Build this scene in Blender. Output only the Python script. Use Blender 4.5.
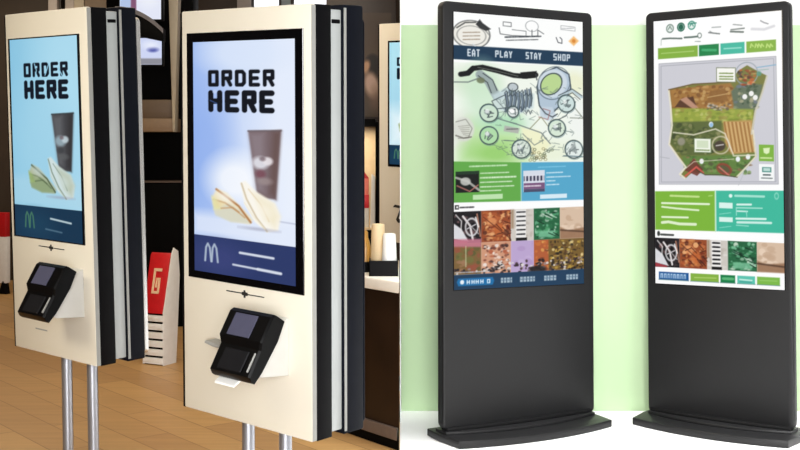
import bpy, bmesh, math, random
import numpy as np
from mathutils import Matrix, Vector

for o in list(bpy.data.objects):
    bpy.data.objects.remove(o)
SC = bpy.context.scene
COL = SC.collection

# ------------------------------------------------------------------ camera
cam_d = bpy.data.cameras.new('camera')
cam = bpy.data.objects.new('camera', cam_d)
COL.objects.link(cam)
cam.location = (0, 0, 1.4)
cam.rotation_euler = (math.pi / 2, 0, 0)
cam_d.sensor_width = 36
cam_d.lens = 54
cam_d.shift_y = -0.10625
cam_d.clip_start = 0.05
SC.camera = cam

# ------------------------------------------------------------------ world, lights, exposure
w = bpy.data.worlds.new('world')
SC.world = w
w.use_nodes = True
bg = w.node_tree.nodes['Background']
bg.inputs[0].default_value = (1.0, 0.985, 0.96, 1)
bg.inputs[1].default_value = 0.5
SC.view_settings.view_transform = 'Standard'
SC.view_settings.look = 'None'
SC.view_settings.exposure = 0
SC.view_settings.gamma = 1


def area(name, loc, target, size, size_y, power, col=(1, 1, 1)):
    d = bpy.data.lights.new(name, 'AREA')
    d.shape = 'RECTANGLE'
    d.size = size
    d.size_y = size_y
    d.energy = power
    d.color = col
    o = bpy.data.objects.new(name, d)
    o.location = loc
    o.rotation_euler = (Vector(target) - Vector(loc)).to_track_quat('-Z', 'Y').to_euler()
    COL.objects.link(o)
    return o


sb = area('studio_softbox', (.3, -1.6, 1.5), (.45, 6.2, .85), 1.8, 2.6, 46)
sb.data.spread = math.radians(50)
sb = area('studio_side_softbox', (3.0, -1.0, 2.0), (1.9, 6.0, .8), 1.8, 2.6, 12)
sb.data.spread = math.radians(50)
sb = area('studio_overhead', (1.85, 4.9, 5.4), (1.85, 4.92, 0.0), 4.2, 2.0, 88)
sb.data.spread = math.radians(56)
sb = area('restaurant_kiosk_fill', (-3.2, 2.2, 2.6), (-1.35, 4.3, 1.3), 1.0, 0.8, 9, (1.0, 0.90, 0.72))  # added fill lamp aimed at the left kiosk's face, hung below the ceiling
sb.data.spread = math.radians(64)
area('restaurant_back_light', (-1.6, 6.8, 3.1), (-1.6, 6.8, 0.0), 2.6, 2.0, 55, (1.0, 0.84, 0.62))
area('restaurant_far_light', (-3.6, 10.4, 3.1), (-3.6, 10.4, 0.0), 1.6, 1.6, 36, (1.0, 0.84, 0.62))

# ------------------------------------------------------------------ materials


def lin(c):
    out = []
    for v in c[:3]:
        v = v / 255.0
        out.append(v / 12.92 if v <= 0.04045 else ((v + 0.055) / 1.055) ** 2.4)
    return tuple(out)


def mat(name, c, rough=0.5, metal=0.0, spec=0.5, noise=0.0, nscale=30.0, emit=None, es=1.0, coat=0.0, bump=0.0):
    m = bpy.data.materials.new(name)
    m.use_nodes = True
    nt = m.node_tree
    p = nt.nodes['Principled BSDF']
    c = lin(c)
    p.inputs['Base Color'].default_value = (*c, 1)
    p.inputs['Roughness'].default_value = rough
    p.inputs['Metallic'].default_value = metal
    p.inputs['Specular IOR Level'].default_value = spec
    p.inputs['Coat Weight'].default_value = coat
    if emit:
        p.inputs['Emission Color'].default_value = (*lin(emit), 1)
        p.inputs['Emission Strength'].default_value = es
    if noise or bump:
        tc = nt.nodes.new('ShaderNodeTexCoord')
        n = nt.nodes.new('ShaderNodeTexNoise')
        n.inputs['Scale'].default_value = nscale
        n.inputs['Detail'].default_value = 4
        nt.links.new(tc.outputs['Object'], n.inputs['Vector'])
        if noise:
            r = nt.nodes.new('ShaderNodeValToRGB')
            r.color_ramp.elements[0].color = (*[x * (1 - noise) for x in c], 1)
            r.color_ramp.elements[1].color = (*[min(1, x * (1 + noise)) for x in c], 1)
            r.color_ramp.elements[0].position = 0.3
            r.color_ramp.elements[1].position = 0.7
            nt.links.new(n.outputs['Fac'], r.inputs['Fac'])
            nt.links.new(r.outputs['Color'], p.inputs['Base Color'])
        if bump:
            b = nt.nodes.new('ShaderNodeBump')
            b.inputs['Strength'].default_value = bump
            b.inputs['Distance'].default_value = 0.002
            nt.links.new(n.outputs['Fac'], b.inputs['Height'])
            nt.links.new(b.outputs['Normal'], p.inputs['Normal'])
    return m


def brushed(name, c, rough=0.35):
    m = mat(name, c, rough, 0.85)
    nt = m.node_tree
    p = nt.nodes['Principled BSDF']
    tc = nt.nodes.new('ShaderNodeTexCoord')
    mp = nt.nodes.new('ShaderNodeMapping')
    mp.inputs['Scale'].default_value = (400, 400, 2)
    n = nt.nodes.new('ShaderNodeTexNoise')
    n.inputs['Scale'].default_value = 1
    mr = nt.nodes.new('ShaderNodeMapRange')
    mr.inputs[3].default_value = rough - 0.08
    mr.inputs[4].default_value = rough + 0.12
    nt.links.new(tc.outputs['Object'], mp.inputs[0])
    nt.links.new(mp.outputs[0], n.inputs['Vector'])
    nt.links.new(n.outputs['Fac'], mr.inputs[0])
    nt.links.new(mr.outputs[0], p.inputs['Roughness'])
    return m


def wood_floor():
    m = bpy.data.materials.new('plank_floor')
    m.use_nodes = True
    nt = m.node_tree
    p = nt.nodes['Principled BSDF']
    p.inputs['Roughness'].default_value = 0.42
    tc = nt.nodes.new('ShaderNodeTexCoord')
    mp = nt.nodes.new('ShaderNodeMapping')
    mp.inputs['Rotation'].default_value = (0, 0, math.radians(52))
    br = nt.nodes.new('ShaderNodeTexBrick')
    br.inputs['Scale'].default_value = 1.0
    br.inputs['Brick Width'].default_value = 1.3
    br.inputs['Row Height'].default_value = 0.19
    br.inputs['Mortar Size'].default_value = 0.003
    br.inputs['Color1'].default_value = (*lin((214, 170, 110)), 1)
    br.inputs['Color2'].default_value = (*lin((190, 146, 94)), 1)
    br.inputs['Mortar'].default_value = (*lin((160, 120, 74)), 1)
    br.offset = 0.37
    mp2 = nt.nodes.new('ShaderNodeMapping')
    mp2.inputs['Rotation'].default_value = (0, 0, math.radians(52))
    mp2.inputs['Scale'].default_value = (1.2, 16, 1)
    n = nt.nodes.new('ShaderNodeTexNoise')
    n.inputs['Scale'].default_value = 1.6
    n.inputs['Detail'].default_value = 6
    mx = nt.nodes.new('ShaderNodeMix')
    mx.data_type = 'RGBA'
    mx.blend_type = 'MULTIPLY'
    mx.inputs[0].default_value = 0.35
    L = nt.links.new
    L(tc.outputs['Object'], mp.inputs[0])
    L(tc.outputs['Object'], mp2.inputs[0])
    L(mp.outputs[0], br.inputs['Vector'])
    L(mp2.outputs[0], n.inputs['Vector'])
    L(br.outputs['Color'], mx.inputs[6])
    L(n.outputs['Fac'], mx.inputs[7])
    L(mx.outputs[2], p.inputs['Base Color'])
    return m


def display_mat():
    m = bpy.data.materials.new('lit_display')
    m.use_nodes = True
    nt = m.node_tree
    p = nt.nodes['Principled BSDF']
    p.inputs['Base Color'].default_value = (0.004, 0.004, 0.004, 1)
    p.inputs['Roughness'].default_value = 0.25
    p.inputs['Specular IOR Level'].default_value = 0.12
    a = nt.nodes.new('ShaderNodeAttribute')
    a.attribute_name = 'Col'
    nt.links.new(a.outputs['Color'], p.inputs['Emission Color'])
    p.inputs['Emission Strength'].default_value = 1.0
    return m


def print_mat():
    m = bpy.data.materials.new('printed_picture')
    m.use_nodes = True
    nt = m.node_tree
    p = nt.nodes['Principled BSDF']
    p.inputs['Roughness'].default_value = 0.6
    a = nt.nodes.new('ShaderNodeAttribute')
    a.attribute_name = 'Col'
    nt.links.new(a.outputs['Color'], p.inputs['Base Color'])
    return m


CREAM = mat('cream_panel', (220, 213, 197), 0.32, noise=0.02, nscale=3)
EDGE = mat('grey_panel_edge', (150, 150, 146), 0.4, noise=0.03)
BLACK = mat('black_casing', (8, 8, 10), 0.5, spec=0.08, noise=0.1)
NAVY = mat('blue_black_casing', (11, 14, 22), 0.5, spec=0.09, noise=0.1)
GLASS = mat('black_glass', (5, 5, 7), 0.12, noise=0.05)
SPINE = mat('light_grey_spine', (168, 172, 171), 0.35, noise=0.03, nscale=6)
STEEL = brushed('brushed_pole', (176, 178, 186), 0.34)
CHROME = brushed('chrome_trim', (205, 203, 200), 0.25)
PADB = mat('black_pad_plastic', (8, 8, 9), 0.35, spec=0.15, noise=0.1)
PADK = mat('dark_keypad', (22, 22, 25), 0.5, spec=0.15, noise=0.1, nscale=90)
PADS = mat('grey_lilac_screen', (70, 70, 88), 0.3, spec=.2, emit=(52, 52, 66), es=0.5, noise=0.04)
WHITE = mat('white_plastic', (206, 205, 200), 0.4, noise=0.02)
PAPER = mat('white_paper', (240, 240, 238), 0.7, noise=0.03)
MARK = mat('dark_print', (28, 26, 24), 0.6, noise=0.1)
RIM = mat('grey_rim', (92, 88, 92), 0.5, noise=0.05)
RED = mat('red_board', (200, 22, 30), 0.45, noise=0.06)
PINK = mat('pale_red_board', (226, 120, 104), 0.5, noise=0.06)
CHAR = mat('charcoal_casing', (28, 28, 29), 0.45, spec=0.25, noise=0.04, nscale=4)
CHARS = mat('charcoal_side', (40, 42, 42), 0.45, spec=0.25, noise=0.04, nscale=4)
CHARB = mat('charcoal_base', (29, 29, 30), 0.4, spec=0.3, noise=0.05, nscale=6)
CHARD = mat('recess_shade_dark', (16, 16, 17), 0.5, spec=0.2, noise=0.05)  # shade of the recess under the totem casing, put into the colour
SWHITE = mat('studio_white', (246, 246, 245), 0.7, noise=0.01)
GREEN = mat('pale_green_board', (180, 204, 165), 0.8, spec=0.1, noise=0.012, nscale=2)
WALLB = mat('brown_wall', (58, 45, 32), 0.6, noise=0.12, nscale=5)
CEIL = mat('ceiling_paint', (206, 196, 178), 0.8, noise=0.03)
POSTB = mat('beige_post', (176, 164, 142), 0.5, noise=0.05, nscale=8)
POSTG = mat('grey_post', (176, 166, 160), 0.5, noise=0.05, nscale=8)
POSTD = mat('dark_post', (46, 36, 30), 0.5, noise=0.1)
TAN = mat('tan_laminate', (96, 76, 54), 0.5, noise=0.08, nscale=12)
BLACKL = mat('black_laminate', (4, 4, 4), 0.6, spec=0.05, noise=0.15)
BROWNL = mat('dark_brown_laminate', (34, 20, 10), 0.5, spec=0.2, noise=0.2, nscale=7)
COUNTW = mat('white_worktop', (244, 238, 226), 0.3, noise=0.02)
KICK = mat('grey_kick_strip', (92, 78, 70), 0.4, noise=0.08)
SKY = mat('daylight_pane', (240, 244, 250), 0.2, emit=(245, 248, 255), es=1.15)
GREYF = mat('grey_frame', (150, 160, 162), 0.4, noise=0.05)
CREAMIN = mat('cream_interior', (238, 212, 168), 0.6, noise=0.05)
CUPW = mat('white_paper_cup', (240, 240, 236), 0.55, noise=0.02)
CUPB = mat('beige_paper_cup', (226, 200, 158), 0.55, noise=0.04)
AMBER = mat('amber_bottle', (190, 140, 66), 0.3, noise=0.1)
LEAF = mat('green_leaf', (52, 92, 40), 0.5, noise=0.2)
FLOORM = wood_floor()
DISP = display_mat()
PRINT = print_mat()

# ------------------------------------------------------------------ mesh helpers


class MB:
    """collects shapes into one mesh object"""

    def __init__(s):
        s.v, s.f, s.mi = [], [], []

    def add(s, vs, fs, mi=0):
        n = len(s.v)
        s.v += [tuple(v) for v in vs]
        for f in fs:
            s.f.append([n + i for i in f])
            s.mi.append(mi)
        return s

    def frombm(s, bm, mi=0, M=None):
        bm.verts.ensure_lookup_table()
        vs = [(M @ v.co if M else v.co.copy()) for v in bm.verts]
        s.add(vs, [[v.index for v in f.verts] for f in bm.faces], mi)
        bm.free()
        return s

    def box(s, x0, x1, y0, y1, z0, z1, mi=0, bev=0.0, seg=2, M=None):
        bm = bmesh.new()
        bmesh.ops.create_cube(bm, size=1)
        for v in bm.verts:
            v.co = Vector((x0 + (v.co.x + .5) * (x1 - x0), y0 + (v.co.y + .5) * (y1 - y0), z0 + (v.co.z + .5) * (z1 - z0)))
        if bev:
            bmesh.ops.bevel(bm, geom=bm.edges[:], offset=bev, segments=seg, affect='EDGES', profile=0.5)
            bm.verts.index_update()
        return s.frombm(bm, mi, M)

    def prism(s, pts, a, b, axis='y', mi=0, bev=0.0, M=None):
        """extrude a 2D outline: axis y -> pts are (x,z); axis z -> pts (x,y); axis x -> pts (y,z)"""
        bm = bmesh.new()
        P = {'y': lambda p, t: (p[0], t, p[1]), 'z': lambda p, t: (p[0], p[1], t), 'x': lambda p, t: (t, p[0], p[1])}[axis]
        A = [bm.verts.new(P(p, a)) for p in pts]
        B = [bm.verts.new(P(p, b)) for p in pts]
        n = len(pts)
        bm.faces.new(A)
        bm.faces.new(B[::-1])
        for i in range(n):
            bm.faces.new((A[i], B[i], B[(i + 1) % n], A[(i + 1) % n]))
        bmesh.ops.recalc_face_normals(bm, faces=bm.faces[:])
        if bev:
            cap = [e for e in bm.edges if (e.verts[0] in A and e.verts[1] in A) or (e.verts[0] in B and e.verts[1] in B)]
            bmesh.ops.bevel(bm, geom=cap, offset=bev, segments=2, affect='EDGES', profile=0.5)
        bm.verts.index_update()
        return s.frombm(bm, mi, M)

    def lathe(s, prof, c=(0, 0, 0), n=28, mi=0, M=None):
        vs, fs = [], []
        k = len(prof)
        for i in range(n):
            a = 2 * math.pi * i / n
            for r, z in prof:
                p = Vector((c[0] + r * math.cos(a), c[1] + r * math.sin(a), c[2] + z))
                vs.append(M @ p if M else p)
        for i in range(n):
            j = (i + 1) % n
            for q in range(k - 1):
                fs.append((i * k + q, j * k + q, j * k + q + 1, i * k + q + 1))
        fs.append([i * k for i in range(n)][::-1])
        fs.append([i * k + k - 1 for i in range(n)])
        return s.add(vs, fs, mi)

    def build(s, name, mats, parent=None, label=None, smooth=True):
        me = bpy.data.meshes.new(name)
        me.from_pydata([tuple(v) for v in s.v], [], s.f)
        if not isinstance(mats, (list, tuple)):
            mats = [mats]
        for m in mats:
            me.materials.append(m)
        me.polygons.foreach_set('material_index', s.mi)
        if smooth:
            me.polygons.foreach_set('use_smooth', [True] * len(me.polygons))
            me.set_sharp_from_angle(angle=math.radians(32))
        me.update()
        o = bpy.data.objects.new(name, me)
        COL.objects.link(o)
        if parent:
            o.parent = parent
        if label:
            o['label'] = label
        return o


def tag(o, label, cat, group=None, kind=None):
    o['label'] = label
    o['category'] = cat
    if group:
        o['group'] = group
    if kind:
        o['kind'] = kind
    return o


def struct(o, label=None):
    o['kind'] = 'structure'
    if label:
        o['label'] = label
    return o


def empty(name, loc, rz, label, cat, group=None):
    o = bpy.data.objects.new(name, None)
    o.empty_display_size = 0.1
    COL.objects.link(o)
    o.location = loc
    o.rotation_euler = (0, 0, rz)
    return tag(o, label, cat, group)


def rrect(x0, x1, z0, z1, r, n=6, corners=(1, 1, 1, 1)):
    """rounded rectangle outline; corners: BL, BR, TR, TL"""
    pts = []
    for (cx, cz, a0, on, px, pz) in ((x0 + r, z0 + r, 180, corners[0], x0, z0), (x1 - r, z0 + r, 270, corners[1], x1, z0),
                                     (x1 - r, z1 - r, 0, corners[2], x1, z1), (x0 + r, z1 - r, 90, corners[3], x0, z1)):
        if not on:
            pts.append((px, pz))
            continue
        for i in range(n + 1):
            a = math.radians(a0 + 90 * i / n)
            pts.append((cx + r * math.cos(a), cz + r * math.sin(a)))
    return pts


# ------------------------------------------------------------------ drawing on displays (one colour per mesh vertex)
GLY = {
    'O': [[(0, 0), (4, 0), (4, 6), (0, 6), (0, 0)]],
    'R': [[(0, 6), (0, 0), (4, 0), (4, 3), (0, 3)], [(2.2, 3), (4, 6)]],
    'D': [[(0, 0), (3, 0), (4, 1), (4, 5), (3, 6), (0, 6), (0, 0)]],
    'E': [[(4, 0), (0, 0), (0, 6), (4, 6)], [(0, 3), (3.4, 3)]],
    'H': [[(0, 0), (0, 6)], [(4, 0), (4, 6)], [(0, 3), (4, 3)]],
    'A': [[(0, 6), (0, 1.5), (2, 0), (4, 1.5), (4, 6)], [(0, 4), (4, 4)]],
    'T': [[(0, 0), (4, 0)], [(2, 0), (2, 6)]],
    'P': [[(0, 6), (0, 0), (4, 0), (4, 3), (0, 3)]],
    'L': [[(0, 0), (0, 6), (4, 6)]],
    'Y': [[(0, 0), (2, 3), (4, 0)], [(2, 3), (2, 6)]],
    'S': [[(4, 0), (0, 0), (0, 3), (4, 3), (4, 6), (0, 6)]],
}


class Art:
    def __init__(s, W, H, k, bg):
        s.W, s.H, s.k = W, H, k
        s.nx, s.ny = int(W * k), int(H * k)
        s.a = np.empty((s.ny, s.nx, 3))
        s.a[:] = bg
        xs = (np.arange(s.nx)) / (s.nx - 1) * W
        ys = (np.arange(s.ny)) / (s.ny - 1) * H
        s.X, s.Y = np.meshgrid(xs, ys)
        s.conv = lambda x, y: (x, y)

    def pt(s, p):
        return s.conv(*p)

    def blend(s, m, c, al=1.0):
        m = (np.clip(m, 0, 1) * al)[..., None]
        s.a = s.a * (1 - m) + np.array(c[:3], float) * m

    def win(s, x0, x1, y0, y1):
        i0 = max(0, int(x0 * s.k) - 2); i1 = min(s.nx, int(x1 * s.k) + 3)
        j0 = max(0, int(y0 * s.k) - 2); j1 = min(s.ny, int(y1 * s.k) + 3)
        return slice(j0, max(j0, j1)), slice(i0, max(i0, i1))

    def bl(s, w, m, c, al):
        m = (np.clip(m, 0, 1) * al)[..., None]
        s.a[w] = s.a[w] * (1 - m) + np.array(c[:3], float) * m

    def poly(s, pts, c, al=1.0, soft=0.5):
        pts = [s.pt(p) for p in pts]
        xs = [p[0] for p in pts]; ys = [p[1] for p in pts]
        w = s.win(min(xs) - 2 * soft, max(xs) + 2 * soft, min(ys) - 2 * soft, max(ys) + 2 * soft)
        X, Y = s.X[w], s.Y[w]
        if X.size == 0:
            return
        ins = np.zeros(X.shape, bool)
        d = np.full(X.shape, 1e9)
        n = len(pts)
        for i in range(n):
            (x1, y1), (x2, y2) = pts[i], pts[(i + 1) % n]
            if y1 != y2:
                cr = ((y1 > Y) != (y2 > Y)) & (X < (x2 - x1) * (Y - y1) / (y2 - y1) + x1)
                ins ^= cr
            L2 = (x2 - x1) ** 2 + (y2 - y1) ** 2 + 1e-9
            t = np.clip(((X - x1) * (x2 - x1) + (Y - y1) * (y2 - y1)) / L2, 0, 1)
            d = np.minimum(d, np.hypot(X - x1 - t * (x2 - x1), Y - y1 - t * (y2 - y1)))
        sd = np.where(ins, d, -d)
        s.bl(w, sd / (2 * soft) + 0.5, c, al)

    def rect(s, x0, y0, x1, y1, c, al=1.0, soft=0.35):
        s.poly([(x0, y0), (x1, y0), (x1, y1), (x0, y1)], c, al, soft)

    def ell(s, cx, cy, rx, ry, c, al=1.0, soft=0.5, rot=0.0, ring=None):
        cx, cy = s.pt((cx, cy))
        R = max(rx, ry) + 2 * soft + (ring or 0)
        w = s.win(cx - R, cx + R, cy - R, cy + R)
        X, Y = s.X[w] - cx, s.Y[w] - cy
        if X.size == 0:
            return
        ca, sa = math.cos(rot), math.sin(rot)
        u, v = X * ca + Y * sa, -X * sa + Y * ca
        q = np.sqrt((u / rx) ** 2 + (v / ry) ** 2)
        sd = (1 - q) * min(rx, ry)
        if ring:
            sd = ring / 2 - np.abs(sd)
        s.bl(w, sd / (2 * soft) + 0.5, c, al)

    def line(s, pts, wd, c, al=1.0, soft=0.4, raw=False):
        if not raw:
            pts = [s.pt(p) for p in pts]
        xs = [p[0] for p in pts]; ys = [p[1] for p in pts]
        R = wd + 2 * soft
        w = s.win(min(xs) - R, max(xs) + R, min(ys) - R, max(ys) + R)
        X, Y = s.X[w], s.Y[w]
        if X.size == 0:
            return
        d = np.full(X.shape, 1e9)
        for (x1, y1), (x2, y2) in zip(pts[:-1], pts[1:]):
            L2 = (x2 - x1) ** 2 + (y2 - y1) ** 2 + 1e-9
            t = np.clip(((X - x1) * (x2 - x1) + (Y - y1) * (y2 - y1)) / L2, 0, 1)
            d = np.minimum(d, np.hypot(X - x1 - t * (x2 - x1), Y - y1 - t * (y2 - y1)))
        s.bl(w, (wd / 2 - d) / (2 * soft) + 0.5, c, al)

    def text(s, st, x0, y0, x1, y1, wd, c, gap=0.28):
        """word fitted in a box, design units"""
        x0, y0 = s.pt((x0, y0)); x1, y1 = s.pt((x1, y1))
        n = len(st)
        cw = (x1 - x0) / (n + gap * (n - 1))
        for i, ch in enumerate(st):
            ox = x0 + i * cw * (1 + gap)
            for ln in GLY.get(ch, []):
                s.line([(ox + wd / 2 + px / 4 * (cw - wd), y0 + wd / 2 + py / 6 * (y1 - y0 - wd)) for px, py in ln], wd, c, raw=True)

    def squig(s, x0, x1, y, h, c, al, rnd, wd=0.7):
        """a line of tiny unreadable print"""
        x = x0
        while x < x1:
            l = rnd.uniform(1.2, 3.4)
            s.line([(x, y), (min(x + l, x1), y)], wd * h, c, al * rnd.uniform(0.75, 1))
            x += l + rnd.uniform(0.5, 0.9)

    def grain(s, x0, y0, x1, y1, amt, rnd, size=1.5, cols=None, n=60, al=0.6):
        for _ in range(n):
            x, y = rnd.uniform(x0, x1), rnd.uniform(y0, y1)
            c = rnd.choice(cols)
            r = size * rnd.uniform(0.4, 1.2)
            r1, r2 = r, r * rnd.uniform(0.4, 1)
            r1 = min(r1, max(0.4, x - x0 + .3), max(0.4, x1 - x + .3)); r2 = min(r2, max(0.4, y - y0 + .3), max(0.4, y1 - y + .3))
            s.ell(x, y, r1, r2, c, al * rnd.uniform(.6, 1), 0.5, rnd.uniform(0, 3) if abs(r1 - r2) < .5 else 0)

    def mesh(s, name, x0, x1, z0, z1, y, material, parent=None, M=None):
        """grid in the local XZ plane facing -Y"""
        nx, ny = s.nx, s.ny
        gx = np.linspace(x0, x1, nx); gz = np.linspace(z1, z0, ny)
        V = np.zeros((ny, nx, 3))
        V[..., 0] = gx[None, :]; V[..., 1] = y; V[..., 2] = gz[:, None]
        idx = np.arange(nx * ny).reshape(ny, nx)
        q = np.stack([idx[1:, :-1], idx[1:, 1:], idx[:-1, 1:], idx[:-1, :-1]], -1).reshape(-1, 4)
        me = bpy.data.meshes.new(name)
        me.vertices.add(nx * ny)
        me.vertices.foreach_set('co', V.reshape(-1))
        me.loops.add(q.size)
        me.loops.foreach_set('vertex_index', q.reshape(-1).astype(np.int32))
        me.polygons.add(len(q))
        me.polygons.foreach_set('loop_start', np.arange(0, q.size, 4, dtype=np.int32))
        me.polygons.foreach_set('loop_total', np.full(len(q), 4, dtype=np.int32))
        me.update(calc_edges=True)
        at = me.color_attributes.new('Col', 'FLOAT_COLOR', 'POINT')
        c = np.clip(s.a / 255.0, 0, 1)
        c = np.where(c <= 0.04045, c / 12.92, ((c + 0.055) / 1.055) ** 2.4).reshape(-1, 3)
        at.data.foreach_set('color', np.concatenate([c, np.ones((len(c), 1))], 1).reshape(-1).astype(np.float32))
        me.materials.append(material)
        o = bpy.data.objects.new(name, me)
        COL.objects.link(o)
        if parent:
            o.parent = parent
        return o


def art_order(kind):
    """the ordering display: headline, tumbler and sandwich, dark footer"""
    k = 1.6
    a = Art(102, 238, k, (205, 220, 248))
    blue = kind != 'white'
    dx = {'blue': 8, 'white': 3, 'pale': 0}[kind]
    a.conv = lambda x, y: (x + dx, y)
    X, Y = a.X, a.Y
    if blue:
        l, r = (np.array((138, 196, 224.)), np.array((166, 214, 236.))) if kind == 'blue' else (np.array((176, 226, 240.)), np.array((206, 238, 246.)))
        a.a = l + (r - l) * (X / 102)[..., None]
        a.ell(70, 40, 40, 70, (178, 222, 240), .6, 25)
        a.ell(30, 120, 40, 60, (160, 210, 232), .7, 25)
        a.rect(-12, 165, 112, 200, (176, 214, 230), .5, 6)
        if kind == 'pale':
            a.rect(-5, 130, 112, 204, (232, 246, 250), .9, 20)
    else:
        l, r = np.array((160, 188, 240.)), np.array((228, 236, 252.))
        t = np.clip(X / 85, 0, 1) ** .8
        a.a = l + (r - l) * t[..., None]
        a.ell(8, 110, 26, 70, (140, 172, 236), .7, 16)
        a.ell(50, 12, 40, 22, (218, 230, 250), .8, 10)
        a.ell(40, 140, 26, 24, (250, 252, 255), .85, 12)
        a.rect(-5, 176, 102, 200, (226, 234, 250), .8, 6)
        a.rect(85, 100, 102, 176, (236, 242, 252), .6, 8)
        a.line([(82, 177), (102, 178)], 1.2, (170, 176, 200), .7, .8)
    ink = (10, 20, 34) if blue else (12, 16, 26)
    a.text('ORDER', 13, 29, 80, 46, 3.9, ink, gap=.22)
    a.text('HERE', 13, 49.5, 80, 72, 5.6, ink, gap=.16)
    bgc = (150, 205, 230) if blue else (206, 220, 246)
    if blue:
        a.line([(30, 30), (33, 38), (31, 46)], 1.2, bgc)
        a.line([(52, 31), (46, 44)], 1.3, bgc)
        a.line([(66, 36), (72, 46)], 1.4, bgc)
    else:
        a.ell(20, 51, 2.2, 2.0, (190, 208, 244), .95)
        a.line([(15, 60), (22, 63)], .8, (60, 90, 150))
    # tumbler
    if blue:
        top, mid = (66, 66, 70), (110, 112, 116)
    else:
        top, mid = (118, 100, 104), (150, 138, 146)
    a.poly([(54, 90), (86, 88), (81, 156), (63, 156)], top, 1, 1.2)
    a.poly([(55, 92), (70, 91), (70, 150), (62, 150)], mid, .6, 4)
    a.poly([(78, 90), (86, 89), (81, 156), (75, 150)], (96, 72, 66) if not blue else (44, 42, 44), .55, 3)
    a.line([(54, 90), (86, 88.5)], 1.6, (92, 78, 80) if not blue else (40, 42, 44), .7, .7)
    a.ell(66, 121, 8, 6, (226, 226, 234) if not blue else (150, 170, 180), .9, 2)
    a.ell(73, 119, 5, 4, (232, 226, 230) if not blue else (190, 205, 212), .9, 1.2)
    a.ell(68, 117, 3, 2.2, (110, 90, 96), .7, 1)
    a.ell(66, 132, 5, 4, (120, 72, 84) if not blue else (60, 62, 66), .8, 1.6)
    a.ell(70, 139, 7, 3.5, (156, 140, 140) if not blue else (90, 92, 94), .8, 1.6)
    # sandwich
    if blue:
        b1, b2, sh, mt = (206, 222, 222), (176, 186, 160), (120, 140, 124), (70, 86, 60)
    else:
        b1, b2, sh, mt = (250, 246, 236), (238, 228, 196), (206, 190, 160), (168, 104, 52)
    a.poly([(16, 160), (22, 150), (32, 154), (46, 166), (58, 178), (55, 183), (36, 182), (20, 176)], b2, 1, 1.4)
    a.poly([(18, 172), (34, 164), (48, 172), (56, 182), (36, 183), (20, 178)], (214, 214, 196) if not blue else (140, 160, 120), .9, 1.4)
    a.line([(21, 151), (32, 158), (44, 166), (56, 181)], 2.0, mt, .9, .9)
    a.line([(18, 162), (30, 164), (44, 172)], 1.4, mt, .6, 1)
    a.poly([(16, 158), (22, 162), (26, 171), (18, 172)], (226, 224, 168) if not blue else (150, 176, 110), .9, 1.6)
    a.poly([(46, 142), (51, 140), (62, 150), (80, 160), (85, 172), (83, 186), (72, 189), (60, 180), (50, 164)], b1, 1, 1.2)
    a.poly([(60, 152), (78, 160), (84, 172), (80, 184), (70, 176)], b2, .75, 4)
    a.line([(47, 143), (52, 158), (62, 176), (72, 188)], 1.6, sh, .95, .8)
    a.line([(54, 148), (66, 162), (74, 178)], 1.0, (226, 206, 168) if not blue else sh, .8, .8)
    a.ell(64, 187, 18, 1.6, (150, 150, 170), .5, 1.2)
    a.ell(30, 158, 8, 4, (252, 250, 244) if not blue else (196, 210, 206), .6, 2.5, .5)
    a.ell(24, 166, 5, 3, (232, 214, 160) if not blue else (140, 160, 110), .6, 2)
    a.line([(26, 170), (38, 168), (50, 177)], 1.2, (196, 140, 84) if not blue else (80, 96, 70), .7, .8)
    a.line([(50, 162), (58, 174), (70, 186)], .9, (240, 232, 208) if not blue else (190, 204, 190), .9, .7)
    a.ell(70, 168, 8, 6, (250, 244, 228) if not blue else (206, 220, 216), .6, 4, .6)
    # footer
    foot = (20, 52, 78) if blue else (42, 56, 104)
    a.rect(-14, 200, 114, 240, foot)
    a.ell(24, 222, 26, 16, (30, 70, 96) if blue else (66, 72, 130), .55, 10)
    mc = (70, 120, 96) if blue else (176, 190, 208)
    for d in (0, 7):
        a.line([(8.5 + d, 226), (9.6 + d, 212), (11.5 + d, 208), (13.6 + d, 212), (15 + d, 226)], 2.0, mc, .95, .6)
    tx = (190, 208, 214) if blue else (222, 228, 240)
    if blue:
        a.line([(48, 213), (78, 216)], 2.2, tx, .95, .6)
        a.line([(40, 226), (64, 228)], 1.6, (110, 140, 160), .7, .8)
    else:
        a.line([(45, 213), (78, 214)], 2.4, tx, .95, .6)
        a.line([(38, 226), (62, 227)], 2.0, tx, .9, .6)
        a.line([(63, 227), (85, 228)], 2.8, tx, .95, .6)
    return a


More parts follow.
